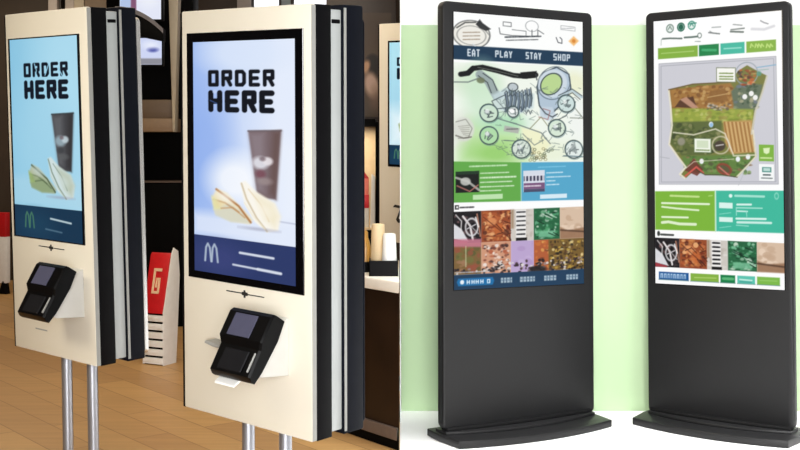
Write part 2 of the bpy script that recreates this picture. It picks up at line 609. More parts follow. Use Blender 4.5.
def mosaic(a, rows, xs, rnd, two, U=1.0):
    """strip of small photographs; coordinates through a.conv"""
    y0, y1, y2 = rows

    def cells(cx0, cx1, cy0, cy1, base, cols, n, size):
        a.rect(cx0, cy0, cx1, cy1, base)
        a.grain(cx0 + 1.5 * U, cy0 + 1.5 * U, cx1 - 1.5 * U, cy1 - 1.5 * U, 1, rnd, size * .8, cols, int(n * 1.5), .9)
    w1 = xs[1] - xs[0]
    cells(xs[0], xs[1], y0, y1, (26, 24, 28), [(60, 50, 52), (10, 10, 12), (120, 90, 90)], 26, 3)
    h = y1 - y0
    mx = lambda t: xs[0] + t * w1
    my = lambda t: y0 + t * h
    a.poly([(mx(0), my(.35)), (mx(.3), my(.55)), (mx(.55), my(.95)), (mx(0), my(.85))], (226, 226, 230), .95)
    a.line([(mx(.35), my(.15)), (mx(.6), my(.45)), (mx(.7), my(.9))], 1.8, (228, 222, 222))
    a.ell(mx(.66), my(.5), w1 * .22 / U, h * .27 / U, (214, 212, 214), .95, .5, 0, 1.3)
    a.line([(mx(.5), my(.55)), (mx(.8), my(.42))], 1.2, (190, 186, 190))
    a.line([(mx(.85), my(.1)), (mx(.97), my(.8))], 1.4, (170, 120, 100))
    a.poly([(mx(0), my(.85)), (mx(.5), my(.95)), (mx(.5), my(1)), (mx(0), my(1))], (176, 60, 70), .9)
    cells(xs[1], xs[2], y0, y1, (150, 74, 40), [(206, 130, 70), (236, 176, 120), (110, 40, 22), (176, 90, 50), (90, 44, 30)], 70, 3.4)
    a.ell(xs[1] + (xs[2] - xs[1]) * .6, my(.62), 5, 6, (196, 104, 52), .8, 1)
    a.ell(xs[1] + (xs[2] - xs[1]) * .35, my(.35), 5, 4, (226, 150, 96), .8, 1)
    a.line([(xs[1] + 2 * U, my(.2)), (xs[2] - 3 * U, my(.85))], 1, (90, 40, 26), .8)
    cells(xs[2], xs[3], y0, y1, (206, 200, 192), [(220, 216, 210), (186, 178, 168)], 14, 4)
    c0 = xs[2] + (xs[3] - xs[2]) * .22; c1 = xs[2] + (xs[3] - xs[2]) * .66
    a.rect(c0, my(.02), c1, my(.9), (236, 234, 232))
    for i in range(6):
        yy = my(.06 + i * .14)
        a.squig(c0 + 1.2 * U, c1 - 1 * U, yy + U, 1.8, (26, 26, 30), .95, rnd, .9)
    a.rect(c0, my(.9), c1 + U, my(1), (16, 16, 18))
    a.rect(xs[2], my(.0), c0 - 2 * U, my(.6), (150, 120, 90), .7, 1)
    cells(xs[3], xs[4], y0, y1, (34, 98, 62), [(70, 150, 100), (16, 60, 40), (120, 190, 150), (200, 220, 200), (40, 110, 70)], 60, 2.6)
    a.rect(xs[3] + 5 * U, my(.72), xs[4] - 5 * U, my(.92), (120, 190, 150), .85, .8)
    cells(xs[4], xs[5], y0, y1, (214, 188, 164), [(230, 206, 184), (196, 166, 140)], 14, 5)
    a.poly([(xs[4], my(.62)), (xs[4] + 8 * U, my(.74)), (xs[5], my(.66)), (xs[5], my(1)), (xs[4], my(1))], (150, 112, 84), .9, 1)
    a.line([(xs[4] + 1, my(.72)), (xs[5], my(.8))], 1.6, (70, 48, 36), .8, .7)
    for i in range(9):
        t = rnd.uniform(.05, .95); q = rnd.uniform(.1, .9)
        a.line([(xs[1] + (xs[2] - xs[1]) * t, my(q)), (xs[1] + (xs[2] - xs[1]) * min(1, t + .2), my(min(1, q + rnd.uniform(-.1, .25))))], .9, (64, 28, 18), .85)
    for i in range(8):
        t = rnd.uniform(.1, .8); q = rnd.uniform(.1, .8)
        a.line([(xs[3] + (xs[4] - xs[3]) * t, my(q)), (xs[3] + (xs[4] - xs[3]) * min(.95, t + .25), my(q + .1))], 1.0, rnd.choice([(8, 40, 26), (190, 216, 196)]), .85)
    a.line([(mx(.1), my(.1)), (mx(.3), my(.3)), (mx(.28), my(.6))], 1.0, (226, 222, 222), .9)
    a.line([(mx(.45), my(.3)), (mx(.9), my(.72))], .8, (200, 196, 196), .9)
    a.line([(mx(.8), my(.2)), (mx(.9), my(.5))], 1.4, (240, 238, 236), .9)
    if not two:
        return
    h2 = y2 - y1
    ny = lambda t: y1 + t * h2
    cells(xs[0], xs[1], y1, y2, (124, 96, 56), [(150, 80, 60), (110, 110, 60), (90, 90, 50), (160, 120, 90)], 18, 5)
    a.poly([(xs[0], ny(-.14)), (xs[1], ny(-.12)), (xs[1], ny(.14)), (xs[0], ny(.1))], (196, 120, 140), .9, 1)
    a.line([(xs[0] + w1 * .45, ny(.1)), (xs[0] + w1 * .45, ny(.75))], 1, (190, 190, 150), .8)
    cells(xs[1], xs[2], y1, y2, (206, 150, 120), [(236, 220, 210), (176, 90, 60), (110, 56, 44), (240, 236, 232), (60, 40, 40)], 60, 2.4)
    cells(xs[2], xs[3], y1, y2, (186, 164, 206), [(196, 176, 214), (176, 150, 196)], 10, 5)
    cells(xs[3], xs[4], y1, y2, (176, 92, 52), [(206, 120, 60), (90, 50, 36), (226, 170, 90)], 26, 3)
    cells(xs[4] - 12, xs[5], y1, y2, (120, 92, 44), [(206, 170, 70), (60, 44, 26), (236, 214, 150), (90, 60, 36), (30, 26, 22)], 90, 2.2)
    for i in range(150):
        x = rnd.uniform(xs[0], xs[5]); y = rnd.uniform(ny(.62), ny(1))
        if x > xs[1] + 6 or y > ny(.82):
            a.ell(x, y, rnd.uniform(.8, 1.9), rnd.uniform(.8, 1.6), rnd.choice([(34, 28, 32), (52, 40, 44), (70, 52, 54), (150, 130, 126), (220, 214, 208), (28, 24, 28)]), .9, .4)
    a.squig(xs[0] + 2, xs[1] + 8, ny(.93), 1.6, (190, 196, 206), .8, rnd)
    a.ell(xs[3] + 4, ny(.95), 9, 4, (28, 26, 28), .9, 1)


def art_town(k=1.7):
    """town guide display: crest header, menu bar, cartoon plan, offers, photo mosaic"""
    rnd = random.Random(5)
    a = Art(131, 275, k, (252, 253, 252))

    def conv(x, y):
        t = 11 + 13 * (x - 455) / 130
        return (x - 455) * 131 / 130, (y - t) / (286.5 - t) * 275
    a.conv = conv
    ink = (70, 74, 78)
    # header crest
    a.ell(472, 34, 18, 14, (238, 236, 228), 1, .6)
    a.ell(472, 34, 18, 14, (90, 92, 92), .9, .5, 0, 1.0)
    a.ell(472, 35, 14, 9.5, (130, 130, 128), .8, .5, 0, .7)
    for y in (32, 35.5, 39):
        a.squig(464, 480, y, 1.6, (150, 130, 110), .8, rnd)
    a.poly([(476, 24), (480, 19), (483, 23), (491, 29), (486, 31), (480, 28)], (46, 48, 50), .95, .5)
    a.line([(458, 27), (466, 22), (476, 22)], 1.4, (60, 62, 62), .8)
    a.line([(486, 31), (490, 36), (488, 41)], 1.0, (120, 122, 122), .8)
    # header line drawing and its title
    a.line([(499, 28), (500, 34), (512, 36), (530, 37)], .9, ink, .8)
    a.line([(503, 22), (511, 23), (511, 27), (503, 26), (503, 22)], .8, ink, .8)
    a.line([(512, 30), (526, 32), (526, 36)], .8, ink, .7)
    a.ell(532, 27, 6.5, 5.5, (150, 154, 156), .8, .4, 0, .8)
    a.line([(532, 31), (532, 37), (538, 37), (538, 31), (544, 35)], .9, ink, .8)
    a.squig(505, 541, 37.4, 2.0, (60, 66, 72), .9, rnd, .8)
    a.squig(506, 538, 40.6, 1.6, (90, 94, 98), .9, rnd)
    a.line([(562, 27), (577, 29), (577, 33), (562, 31), (562, 27)], .7, (150, 154, 156), .8)
    a.squig(563, 576, 30, 1.4, (170, 172, 176), .8, rnd)
    a.line([(557, 39), (559, 44), (563, 45), (563, 41), (561, 39)], 1.0, (60, 64, 70), .9)
    a.poly([(570, 43), (575.5, 38), (581, 43), (575.5, 48)], (244, 190, 120), 1, .8)
    a.ell(575.5, 43, 2, 2, (220, 140, 60), 1, .6)
    # menu bar
    a.poly([(450, 43.7), (590, 55), (590, 69), (450, 58)], (28, 58, 84))
    for wd, x0, x1 in (('EAT', 468, 480), ('PLAY', 495, 512), ('STAY', 525.5, 541.5), ('SHOP', 554, 571.5)):
        t = 44 + (x0 - 455) * .078
        a.text(wd, x0, t + 3.2, x1, t + 11.6, 1.25, (214, 224, 232), gap=.3)
    a.line([(473, 43.5), (475.5, 45.6)], 1.0, (214, 224, 232), .8)
    # cartoon plan
    a.conv = lambda cx, cy: conv(450 + cx / 4.286, 60 + cy / 4.286)
    a.poly([(20, 5), (580, 38), (580, 446), (20, 432)], (240, 246, 236))
    a.ell(110, 90, 24, 14, (214, 230, 206), .9, 6)
    a.ell(70, 300, 16, 18, (222, 226, 214), .9, 6)
    a.poly([(90, 250), (290, 240), (330, 440), (40, 432)], (186, 226, 160), .85, 8)
    a.ell(190, 400, 26, 12, (150, 206, 110), .9, 8)
    a.ell(140, 150, 18, 30, (204, 232, 204), .8, 8)
    a.ell(540, 110, 12, 12, (236, 238, 206), .9, 5)
    a.ell(560, 260, 12, 22, (240, 244, 240), .9, 5)
    a.ell(420, 400, 30, 12, (232, 240, 214), .8, 6)
    a.ell(230, 270, 22, 9, (170, 220, 190), .7, 5)
    g, gd, bl = (96, 108, 112), (54, 62, 66), (176, 198, 212)
    a.line([(24, 90), (80, 92), (120, 78)], 1.4, (110, 120, 120), .8)
    # black ribbon
    a.line([(50, 58), (80, 54), (100, 34), (140, 30), (200, 46), (270, 68), (325, 74), (368, 68)], 5.2, (22, 24, 26), 1, .5)
    a.line([(48, 60), (74, 48)], 1.6, (22, 24, 26), 1)
    a.line([(120, 30), (200, 48), (290, 72)], .7, (120, 124, 116), .9)
    a.poly([(46, 60), (76, 42), (100, 22), (112, 34), (90, 58)], (22, 24, 26), 1, .5)
    a.poly([(300, 56), (372, 52), (366, 82), (310, 84)], (22, 24, 26), 1, .5)
    a.line([(368, 66), (372, 90)], 1.2, (60, 66, 70), .9)
    # slide and waves
    a.line([(130, 62), (165, 90), (185, 130), (205, 165)], 9, (150, 164, 166), .9, .6)
    a.line([(122, 66), (160, 96), (176, 140)], 1.0, gd, .9)
    a.line([(142, 56), (182, 86), (200, 130)], 1.0, gd, .9)
    a.ell(132, 86, 4, 3, (110, 120, 90), .9, .6)
    a.poly([(180, 150), (240, 120), (360, 150), (356, 210), (280, 240), (200, 210)], (196, 214, 218), .9, 1.5)
    for x in range(236, 350, 17):
        o = 10 * math.sin(x * .09)
        a.line([(x, 140 + o), (x + 6, 176 + o), (x, 215 + o)], 2.2, (104, 120, 136), .95)
        a.line([(x + 7, 132 + o), (x + 13, 176 + o), (x + 8, 210 + o)], 1.1, (50, 60, 68), .9)
        a.line([(x - 4, 150 - o), (x + 4, 140 - o), (x + 10, 150 - o)], .9, (60, 70, 78), .8)
        a.line([(x - 2, 212 - o), (x + 5, 228 - o), (x + 12, 212 - o)], .9, (60, 70, 78), .8)
    a.ell(268, 118, 5, 4, (190, 200, 204), 1, .5)
    a.ell(268, 118, 5, 4, gd, .9, .4, 0, .9)
    a.poly([(178, 176), (236, 164), (240, 204), (196, 210)], (206, 222, 218), .9)
    a.line([(178, 176), (236, 150), (240, 206), (196, 210), (178, 176)], .9, gd, .8)
    a.line([(196, 170), (226, 204)], .8, g, .8)
    # big lasso ring
    a.poly([(372, 120), (400, 60), (460, 35), (515, 70), (524, 130), (490, 190), (440, 235), (408, 242), (382, 200)], (178, 196, 212), 1, .7)
    a.line([(372, 120), (400, 60), (460, 38), (515, 70), (524, 130), (490, 190), (440, 235), (408, 242), (382, 200), (372, 120)], 1.4, (60, 72, 82), .95)
    a.ell(442, 108, 16, 14, (206, 218, 228), 1, .8, -.7)
    a.ell(436, 110, 12.6, 9.6, (186, 214, 146), 1, .6, -.8)
    a.ell(436, 110, 12.6, 9.6, (64, 76, 80), .95, .4, -.8, 1.2)
    a.ell(448, 106, 18.5, 15.6, (90, 104, 116), .8, .4, -.8, .9)
    a.poly([(385, 205), (440, 210), (460, 250), (420, 270), (385, 245)], (196, 210, 222), .9, .8)
    a.line([(385, 205), (410, 236), (440, 252), (462, 240)], 1.2, gd, .9)
    a.line([(400, 215), (430, 225), (420, 262), (380, 250)], 1.0, (160, 110, 110), .8)
    a.line([(470, 165), (530, 140), (572, 170)], 3.0, (186, 204, 212), .9)
    a.line([(468, 160), (530, 134), (575, 165)], .9, gd, .85)
    a.line([(476, 176), (530, 150), (566, 180)], .9, gd, .85)
    a.line([(545, 190), (500, 250), (450, 270)], .9, gd, .8)
    a.line([(538, 212), (580, 262), (520, 258)], 1.0, (120, 126, 110), .8)
    # paths
    a.poly([(300, 290), (380, 310), (430, 370), (390, 420), (330, 400)], (240, 240, 200), .9, 2)
    a.line([(200, 250), (290, 280), (390, 318), (430, 366)], 1.2, g, .8)
    a.line([(230, 345), (280, 350), (350, 400)], 1.0, g, .8)
    a.line([(340, 300), (390, 250), (420, 290)], 1.0, (140, 140, 110), .8)
    a.line([(310, 320), (360, 370), (400, 350)], 1.0, g, .7)
    a.poly([(232, 282), (296, 296), (290, 318), (228, 306)], (176, 178, 172), .95)
    a.squig(240, 288, 298, 1.6, (110, 110, 110), .8, random.Random(2))
    for i in range(26):
        x, y = rnd.uniform(330, 440), rnd.uniform(385, 435)
        a.ell(x, y, 1.4, 1.2, rnd.choice([(120, 130, 90), (160, 150, 110), (90, 100, 80)]), .8, .4, 0, .7)
    # picture roundels
    for (cx, cy, r, f) in ((166, 226, 38, (204, 226, 206)), (166, 322, 38, (176, 220, 170)), (303, 384, 40, (214, 226, 214)), (460, 300, 38, (216, 232, 214)),
                           (503, 196, 38, (206, 224, 222)), (536, 394, 40, (226, 236, 232)), (268, 224, 24, (226, 232, 230))):
        rr = r / 4.286
        a.ell(cx, cy, rr, rr, f, 1, .5)
        a.ell(cx, cy, rr, rr, (60, 74, 74), .95, .4, 0, 1.3)
        a.ell(cx + 2, cy + 4, rr + .3, rr + .3, (90, 120, 130), .6, .4, 0, .8)
        q = r * .55
        for _ in range(2):
            pts = [(cx + rnd.uniform(-q, q), cy + rnd.uniform(-q, q)) for _ in range(5)]
            a.line(pts, 1.0, (70, 80, 84), .85)
        a.ell(cx + rnd.uniform(-.3, .3) * r, cy + rnd.uniform(-.3, .3) * r, rr * .3, rr * .22, (120, 134, 134), .7, .6)
        a.ell(cx - r * .2, cy - r * .2, rr * .25, rr * .25, (240, 246, 244), .8, .6)
    a.ell(264, 222, 2.6, 2.4, (252, 252, 252), 1)
    a.line([(490, 420), (580, 428)], 1.2, (84, 110, 120), .8)
    a.poly([(515, 400), (540, 360), (552, 412)], (150, 160, 160), .8)
    a.ell(62, 292, 10, 12, (216, 218, 210), .9, 1)
    a.line([(30, 260), (70, 250), (96, 290), (80, 330), (40, 330)], .9, (120, 120, 112), .7)
    for i in range(6):
        a.line([(40 + i * 4, 280 + i * 7), (84, 276 + i * 9)], .8, (140, 138, 128), .6)
    a.line([(30, 318), (60, 330), (92, 326)], 1.5, (110, 108, 100), .8)
    for i in range(90):
        x, y = rnd.uniform(190, 560), rnd.uniform(120, 425)
        a.line([(x, y), (x + rnd.uniform(-26, 26), y + rnd.uniform(-18, 18)), (x + rnd.uniform(-26, 26), y + rnd.uniform(-18, 18))], .65, (90, 106, 106), .55)
    # offer panels
    a.conv = conv
    a.poly([(450, 159.5), (520.5, 163), (520.5, 202), (450, 200.6)], (98, 168, 74))
    a.poly([(520.5, 163), (590, 165), (590, 203.2), (520.5, 202)], (84, 166, 202))
    a.line([(520.5, 163), (520.5, 202)], 1.2, (150, 200, 190))
    a.squig(470, 506, 165.3, 2.2, (206, 236, 196), .9, rnd)
    a.rect(456.6, 170, 479, 191, (22, 26, 24))
    a.line([(457, 176), (468, 180), (479, 189)], 2.2, (176, 176, 170), .9)
    a.ell(466, 180, 5, 4, (196, 196, 190), .9, .6)
    a.line([(458, 184), (470, 190), (478, 184)], 1.3, (190, 120, 110), .8)
    a.rect(457, 170, 479, 173, (34, 60, 40), .9)
    for i, y in enumerate((172.5, 177, 181.5, 186, 190)):
        a.squig(480.5, (508, 515, 511, 513, 500)[i], y, 1.7 if i != 1 else 2.4, (226, 244, 218), .85, rnd)
    a.rect(473, 193.6, 502, 198.4, (190, 226, 176))
    a.squig(538, 566, 168.6, 1.8, (120, 196, 226), .9, rnd)
    a.rect(522.6, 171.6, 544.5, 192.6, (214, 220, 232))
    a.rect(523, 177, 544, 182, (40, 40, 66), .9)
    for i in range(6):
        a.rect(524 + i * 3.6, 176, 525.6 + i * 3.6, 183, (226, 226, 236), .9)
    a.rect(523, 184, 544.5, 190, (110, 70, 110), .9)
    a.squig(524, 540, 187, 2.2, (226, 214, 226), .9, rnd)
    a.rect(523, 190, 544.5, 193, (60, 60, 90), .9)
    for i, y in enumerate((174.5, 178.8, 182.6, 186.4)):
        a.squig(546.5, (563, 571, 555, 559)[i], y, 1.8, (206, 232, 244), .9, rnd)
    a.rect(539.6, 196, 567.5, 200.2, (214, 234, 244))
    # white strip with small mark
    a.poly([(450, 200.6), (590, 203), (590, 212), (450, 209)], (252, 252, 252))
    a.rect(455.8, 203, 459.6, 207.4, (40, 40, 42))
    a.ell(458, 205.2, .9, 1.1, (240, 240, 240), 1, .3)
    a.squig(461, 473.6, 205.6, 2.4, (54, 54, 56), .9, rnd)
    mosaic(a, (209.6, 241, 271.8), (454, 481, 510, 533, 560, 586), rnd, True)
    # bottom bar
    a.rect(450, 271.8, 590, 289, (26, 60, 90))
    a.poly([(459, 275.6), (492, 275.6), (493.5, 279), (492, 283), (459, 283), (457.5, 279)], (24, 110, 168))
    a.ell(462.6, 279.2, 1.9, 2.2, (230, 240, 246), 1)
    for x in (467, 471.5, 475.5, 480, 486.5):
        a.text('O' if x == 486.5 else 'H', x, 277.3, x + 3, 281.4, .9, (226, 238, 246))
    for x0, x1 in ((500, 511), (519, 534), (543.5, 556), (566.5, 580)):
        x = x0
        while x < x1 - 1.5:
            q = rnd.uniform(2.2, 3.2)
            a.rect(x, 276.8, min(x + q, x1), 281.8, (186, 204, 216), .85)
            a.line([(x + .6, 279), (x + q - .6, 279.4)], .7, (60, 90, 120), .8)
            x += q + .7
    return a


def art_map(k=1.7):
    """park map display"""
    rnd = random.Random(9)
    a = Art(131, 270, k, (253, 253, 253))

    def conv(x, y):
        t = 22 - 11 * (x - 657) / 128
        return (x - 656.8) * 131 / 130, (y - t) / (287 - t) * 270
    a.conv = lambda cx, cy: conv(650 + cx / 5.333, cy / 5.333)
    for (cx, cy, c1) in ((130, 155, (120, 140, 130)), (192, 147, (30, 96, 74)), (252, 137, (70, 150, 130))):
        a.ell(cx, cy, 4.0, 4.4, (232, 240, 236), 1, .5)
        a.ell(cx, cy, 3.6, 4.0, c1, .95, .4, 0, 1.2)
        a.line([(cx - 9, cy + 4), (cx, cy - 12), (cx + 9, cy + 4)], 1.2, c1, .9)
    a.ell(192, 147, 2.6, 3.2, (30, 96, 74), .95, .5)
    a.line([(234, 130), (276, 124)], 1.4, (60, 140, 120), .9)
    a.line([(78, 246), (80, 215), (196, 206)], .7, (130, 150, 140), .7)
    a.line([(88, 211), (130, 208), (196, 209)], 1.7, (96, 110, 104), .9, .4)
    a.line([(212, 203), (250, 201), (284, 197)], 1.9, (80, 100, 92), .9, .4)
    a.ell(295, 192, 2.0, 2.4, (110, 126, 118), .9, .4, 0, .9)
    a.squig(270, 300, 224, 1.2, (150, 160, 156), .8, rnd)
    a.line([(364, 148), (410, 145)], 1.2, (150, 156, 156), .8)
    a.line([(346, 176), (404, 182)], 1.4, (110, 116, 116), .9)
    a.line([(352, 168), (370, 180)], .8, (130, 136, 136), .9)
    a.line([(478, 132), (524, 136)], 1.1, (130, 136, 134), .8)
    a.line([(466, 160), (536, 152)], 1.4, (120, 128, 124), .9)
    a.line([(464, 170), (530, 172)], 1.8, (96, 108, 102), .9)
    a.line([(622, 112), (640, 122), (660, 128)], 1.2, (130, 130, 136), .8)
    a.line([(576, 156), (640, 158), (690, 140)], 2.6, (216, 216, 220), .95, .7)
    gr, dg, te = (132, 176, 66), (18, 130, 72), (64, 184, 160)
    for x0, x1, c in ((60, 285, gr), (291, 400, dg), (408, 537, te), (546, 700, gr)):
        f = lambda x, b: b - (x - 60) * .0815
        a.poly([(x0, f(x0, 263)), (x1, f(x1, 263)), (x1, f(x1, 323)), (x0, f(x0, 323))], c, 1, .4)
    a.line([(80, 291), (262, 276)], 1.0, (176, 210, 120), .9)
    a.squig(310, 384, 270, 3.4, (60, 170, 110), .9, rnd)
    a.line([(428, 262), (518, 256)], 1.4, (150, 222, 206), .9)
    for x in (568, 592, 606, 622, 650, 668):
        a.line([(x, 254), (x + 4, 236), (x + 14, 248)], 1.3, (196, 226, 130), .9)
    # map field
    a.conv = lambda cx, cy: conv(650 + cx / 3.107, 50 + cy / 3.107)
    a.poly([(38, 47), (407, 20), (410, 413), (36, 426)], (204, 204, 212))
    for q in (0, 7):
        a.line([(38 + q, 47 + q), (407 - q, 20 + q), (410 - q, 413 - q), (36 + q, 426 - q), (38 + q, 47 + q)], .8, (166, 168, 176), .9)
    a.line([(40, 340), (70, 344)], .8, (176, 178, 184)); a.line([(290, 420), (330, 330)], .8, (190, 192, 198))
    a.line([(350, 55), (406, 46)], 1.1, (120, 170, 200), .8)
    a.line([(348, 64), (384, 60)], 1.0, (150, 180, 170), .8)
    out = [(68, 128), (150, 108), (268, 100), (292, 66), (320, 48), (352, 66), (380, 80), (366, 130), (344, 190), (336, 250), (346, 330), (318, 362), (286, 396),
           (240, 388), (186, 392), (158, 374), (124, 404), (106, 398), (122, 372), (104, 346), (70, 300), (80, 240), (78, 180)]
    a.poly(out, (120, 122, 62))
    a.poly([(72, 128), (268, 104), (290, 140), (280, 190), (80, 194)], (160, 116, 62), 1, 1)
    a.grain(0, 0, 0, 0, 1, rnd, 1, [(0, 0, 0)], 0)

    def spk(x0, y0, x1, y1, cols, n, r):
        for _ in range(n):
            x, y = rnd.uniform(x0, x1), rnd.uniform(y0, y1)
            a.ell(x, y, r * rnd.uniform(.5, 1.3), r * rnd.uniform(.3, .9), rnd.choice(cols), .75, .5)
    spk(84, 116, 276, 188, [(186, 142, 84), (140, 92, 46), (196, 160, 104), (120, 80, 44), (170, 124, 66)], 150, 2.4)
    a.poly([(90, 182), (110, 156), (150, 148), (162, 186)], (84, 54, 40), .95)
    a.poly([(106, 158), (128, 150), (166, 182), (150, 188)], (196, 150, 126), .9, .6)
    a.poly([(190, 168), (206, 130), (250, 120), (262, 160)], (140, 98, 52), .9, .8)
    a.line([(196, 150), (256, 138)], 1.0, (206, 172, 120), .7)
    a.poly([(270, 130), (300, 100), (366, 108), (352, 170), (338, 192), (280, 190)], (98, 112, 92), 1, 1)
    spk(280, 110, 350, 186, [(60, 80, 60), (130, 140, 110), (110, 120, 130), (176, 170, 140)], 50, 2)
    for (x, y) in ((312, 146), (332, 136), (344, 148)):
        a.ell(x, y, 2.4, 2.6, (240, 240, 238), 1, .5)
    a.poly([(80, 186), (338, 184), (336, 222), (80, 232)], (146, 160, 66), 1, 1)
    spk(90, 190, 330, 224, [(170, 176, 80), (120, 136, 54), (186, 190, 110), (150, 140, 70)], 70, 2.6)
    spk(196, 170, 270, 190, [(90, 90, 80), (196, 190, 180), (120, 100, 80)], 40, 1.3)
    a.poly([(78, 230), (240, 222), (236, 300), (200, 330), (110, 334), (74, 296)], (92, 104, 58), 1, 1)
    spk(84, 236, 230, 326, [(70, 84, 44), (120, 126, 76), (60, 70, 44), (140, 140, 96)], 90, 2.4)
    a.ell(110, 290, 4, 4, (150, 146, 130), .9, 1)
    a.poly([(244, 224), (334, 218), (340, 316), (270, 326), (250, 290)], (190, 150, 92), 1, 1)
    for i in range(7):
        a.line([(248 + i * 12, 226), (262 + i * 12, 316)], 1.1, (150, 104, 56), .85)
        a.line([(254 + i * 12, 226), (268 + i * 12, 316)], .8, (222, 190, 136), .8)
    a.ell(236, 298, 8.6, 8.6, (196, 190, 160), .95, .6, 0, 1.4)
    a.ell(233, 300, 5.6, 5.2, (70, 60, 52), .95, .8)
    a.line([(222, 300), (244, 296)], 1.2, (206, 200, 196), .9)
    a.poly([(112, 336), (344, 322), (316, 362), (286, 394), (190, 390), (120, 376)], (96, 128, 64), 1, 1.2)
    spk(126, 336, 330, 384, [(70, 104, 50), (120, 150, 84), (84, 90, 60), (140, 110, 80)], 80, 2.2)
    a.poly([(120, 380), (150, 342), (180, 376), (160, 396)], (110, 56, 48), .9)
    a.line([(122, 398), (158, 368), (180, 386)], 1.8, (206, 90, 80), .95)
    a.ell(246, 372, 8, 5.6, (150, 60, 50), .9, .8, .4)
    a.ell(246, 372, 6, 3.6, (84, 90, 60), .9, .8, .4)
    a.line([(230, 366), (262, 392)], 1.4, (214, 120, 110), .9)
    for (x, y) in ((175, 350), (289, 340), (320, 332), (206, 234)):
        a.ell(x, y, 2.2, 2.6, (236, 240, 244), 1, .5)
    a.ell(207, 236, 1.8, 2.2, (150, 190, 226), 1, .5)
    path = (232, 226, 206)
    a.line([(120, 404), (104, 392), (124, 370), (100, 340), (70, 300), (80, 240), (76, 180), (70, 130)], 1.8, path, .95, .5)
    a.line([(70, 128), (150, 109), (268, 101)], 1.2, (110, 90, 60), .9)
    a.line([(84, 262), (150, 268), (220, 248), (250, 262), (276, 330), (340, 326)], 1.3, path, .85, .5)
    a.line([(380, 82), (366, 130), (344, 190), (332, 260)], 2.0, (206, 202, 186), .9, .5)
    a.line([(336, 250), (344, 330), (318, 360), (284, 396)], 1.6, path, .9, .5)
    a.line([(158, 376), (186, 392), (240, 390), (286, 396)], 1.0, (60, 60, 40), .8)
    a.line([(126, 372), (150, 352), (276, 340)], .8, path, .7)
    a.ell(318, 74, 11, 11, (150, 160, 170), .9, .5, 0, 1.0)
    spk(292, 62, 344, 112, [(196, 96, 50), (140, 66, 40), (90, 60, 50), (220, 150, 100)], 34, 1.9)
    spk(292, 62, 320, 90, [(60, 50, 46), (90, 80, 76)], 12, 1.6)
    a.ell(356, 74, 2.4, 2.4, (90, 150, 130), .9, .6)
    a.rect(225, 57, 284, 101, (246, 246, 240), 1, .4)
    a.line([(225, 57), (284, 57), (284, 101), (225, 101), (225, 57)], .8, (110, 120, 90), .9)
    for y in (74, 84, 92):
        a.squig(234, 276, y, 1.3, (130, 150, 90), .9, random.Random(int(y)), 1)
    a.rect(152, 279, 205, 322, (240, 244, 232), 1, .4)
    a.rect(160, 285, 197, 308, (206, 220, 190), .9)
    a.line([(152, 279), (205, 279), (205, 322), (152, 322), (152, 279)], .7, (110, 130, 90), .9)
    a.squig(158, 200, 315, 1.3, (130, 150, 100), .9, random.Random(3), 1)
    a.rect(353, 293, 398, 344, (126, 178, 66))
    a.poly([(366, 304), (386, 302), (384, 318), (376, 322), (368, 318)], (222, 240, 190))
    a.squig(358, 392, 334, 1.4, (206, 230, 160), .9, random.Random(4), 1)
    a.rect(353, 353, 398, 404, (246, 248, 248))
    a.rect(362, 362, 390, 378, (90, 150, 140)); a.rect(366, 365, 386, 374, (190, 220, 214))
    a.line([(366, 386), (386, 386)], 1.4, (60, 80, 80)); a.squig(360, 392, 396, 1.2, (120, 130, 130), .9, random.Random(6), 1)
    # lower panels
    a.conv = lambda cx, cy: conv(650 + cx / 4.287, 185 + cy / 4.287)
    a.poly([(30, 40), (299, 29), (299, 202), (30, 206)], (124, 180, 58))
    a.poly([(303, 28), (590, 18), (590, 198), (303, 202)], (62, 184, 156))
    wt = (234, 246, 220)
    a.squig(100, 228, 57, 2.0, (196, 224, 140), .9, random.Random(1), .9); a.line([(272, 52), (286, 50)], 1.2, (170, 210, 110))
    a.line([(62, 90), (272, 87)], 2.0, wt, .95); a.line([(62, 106), (130, 111), (226, 115)], 1.8, wt, .9)
    a.line([(62, 150), (178, 148)], 1.9, wt, .95); a.line([(62, 174), (90, 170), (140, 177), (212, 176)], 2.8, wt, .9)
    wt = (226, 246, 240)
    a.ell(366, 48, 1.8, 1.8, wt); a.line([(386, 47), (506, 46)], 2.2, (170, 228, 212), .95); a.ell(558, 42, 1.8, 2.8, (150, 220, 200), .9, .5, 0, .9)
    a.rect(316, 78, 374, 102, wt, .95); a.rect(316, 140, 374, 160, wt, .95)
    a.line([(318, 128), (366, 120)], .8, (130, 214, 196)); a.line([(318, 186), (366, 178)], .8, (130, 214, 196))
    a.line([(394, 84), (452, 82)], 1.9, wt, .95); a.line([(390, 98), (498, 96)], 1.2, (170, 228, 212)); a.line([(392, 112), (436, 112)], 1.4, wt, .85)
    a.line([(390, 100), (390, 130)], .8, (150, 220, 204)); a.line([(432, 110), (434, 134)], .8, (150, 220, 204))
    a.line([(390, 144), (512, 141)], 2.0, wt, .95); a.line([(394, 160), (470, 158), (534, 157)], 2.2, wt, .85); a.line([(390, 172), (440, 174)], 1.0, (150, 220, 204))
    a.line([(299, 29), (299, 203)], 1.0, (180, 224, 180))
    a.ell(45, 222, 1.6, 2.6, (50, 54, 52), 1, .4); a.squig(56, 112, 226, 2.2, (70, 74, 72), .9, random.Random(8), .9)
    mosaic(a, (240, 366, 0), (28, 140, 262, 352, 475, 592), rnd, False, 4.287)
    for x0, x1, c in ((45, 180, (22, 86, 150)), (188, 312, gr), (319, 382, (16, 124, 70)), (391, 466, (90, 196, 176)), (474, 568, (124, 184, 74))):
        a.rect(x0, 386, x1, 420, c)
        a.line([(x0, 420), (x1, 420)], .8, (60, 110, 110), .7)
    x = 52
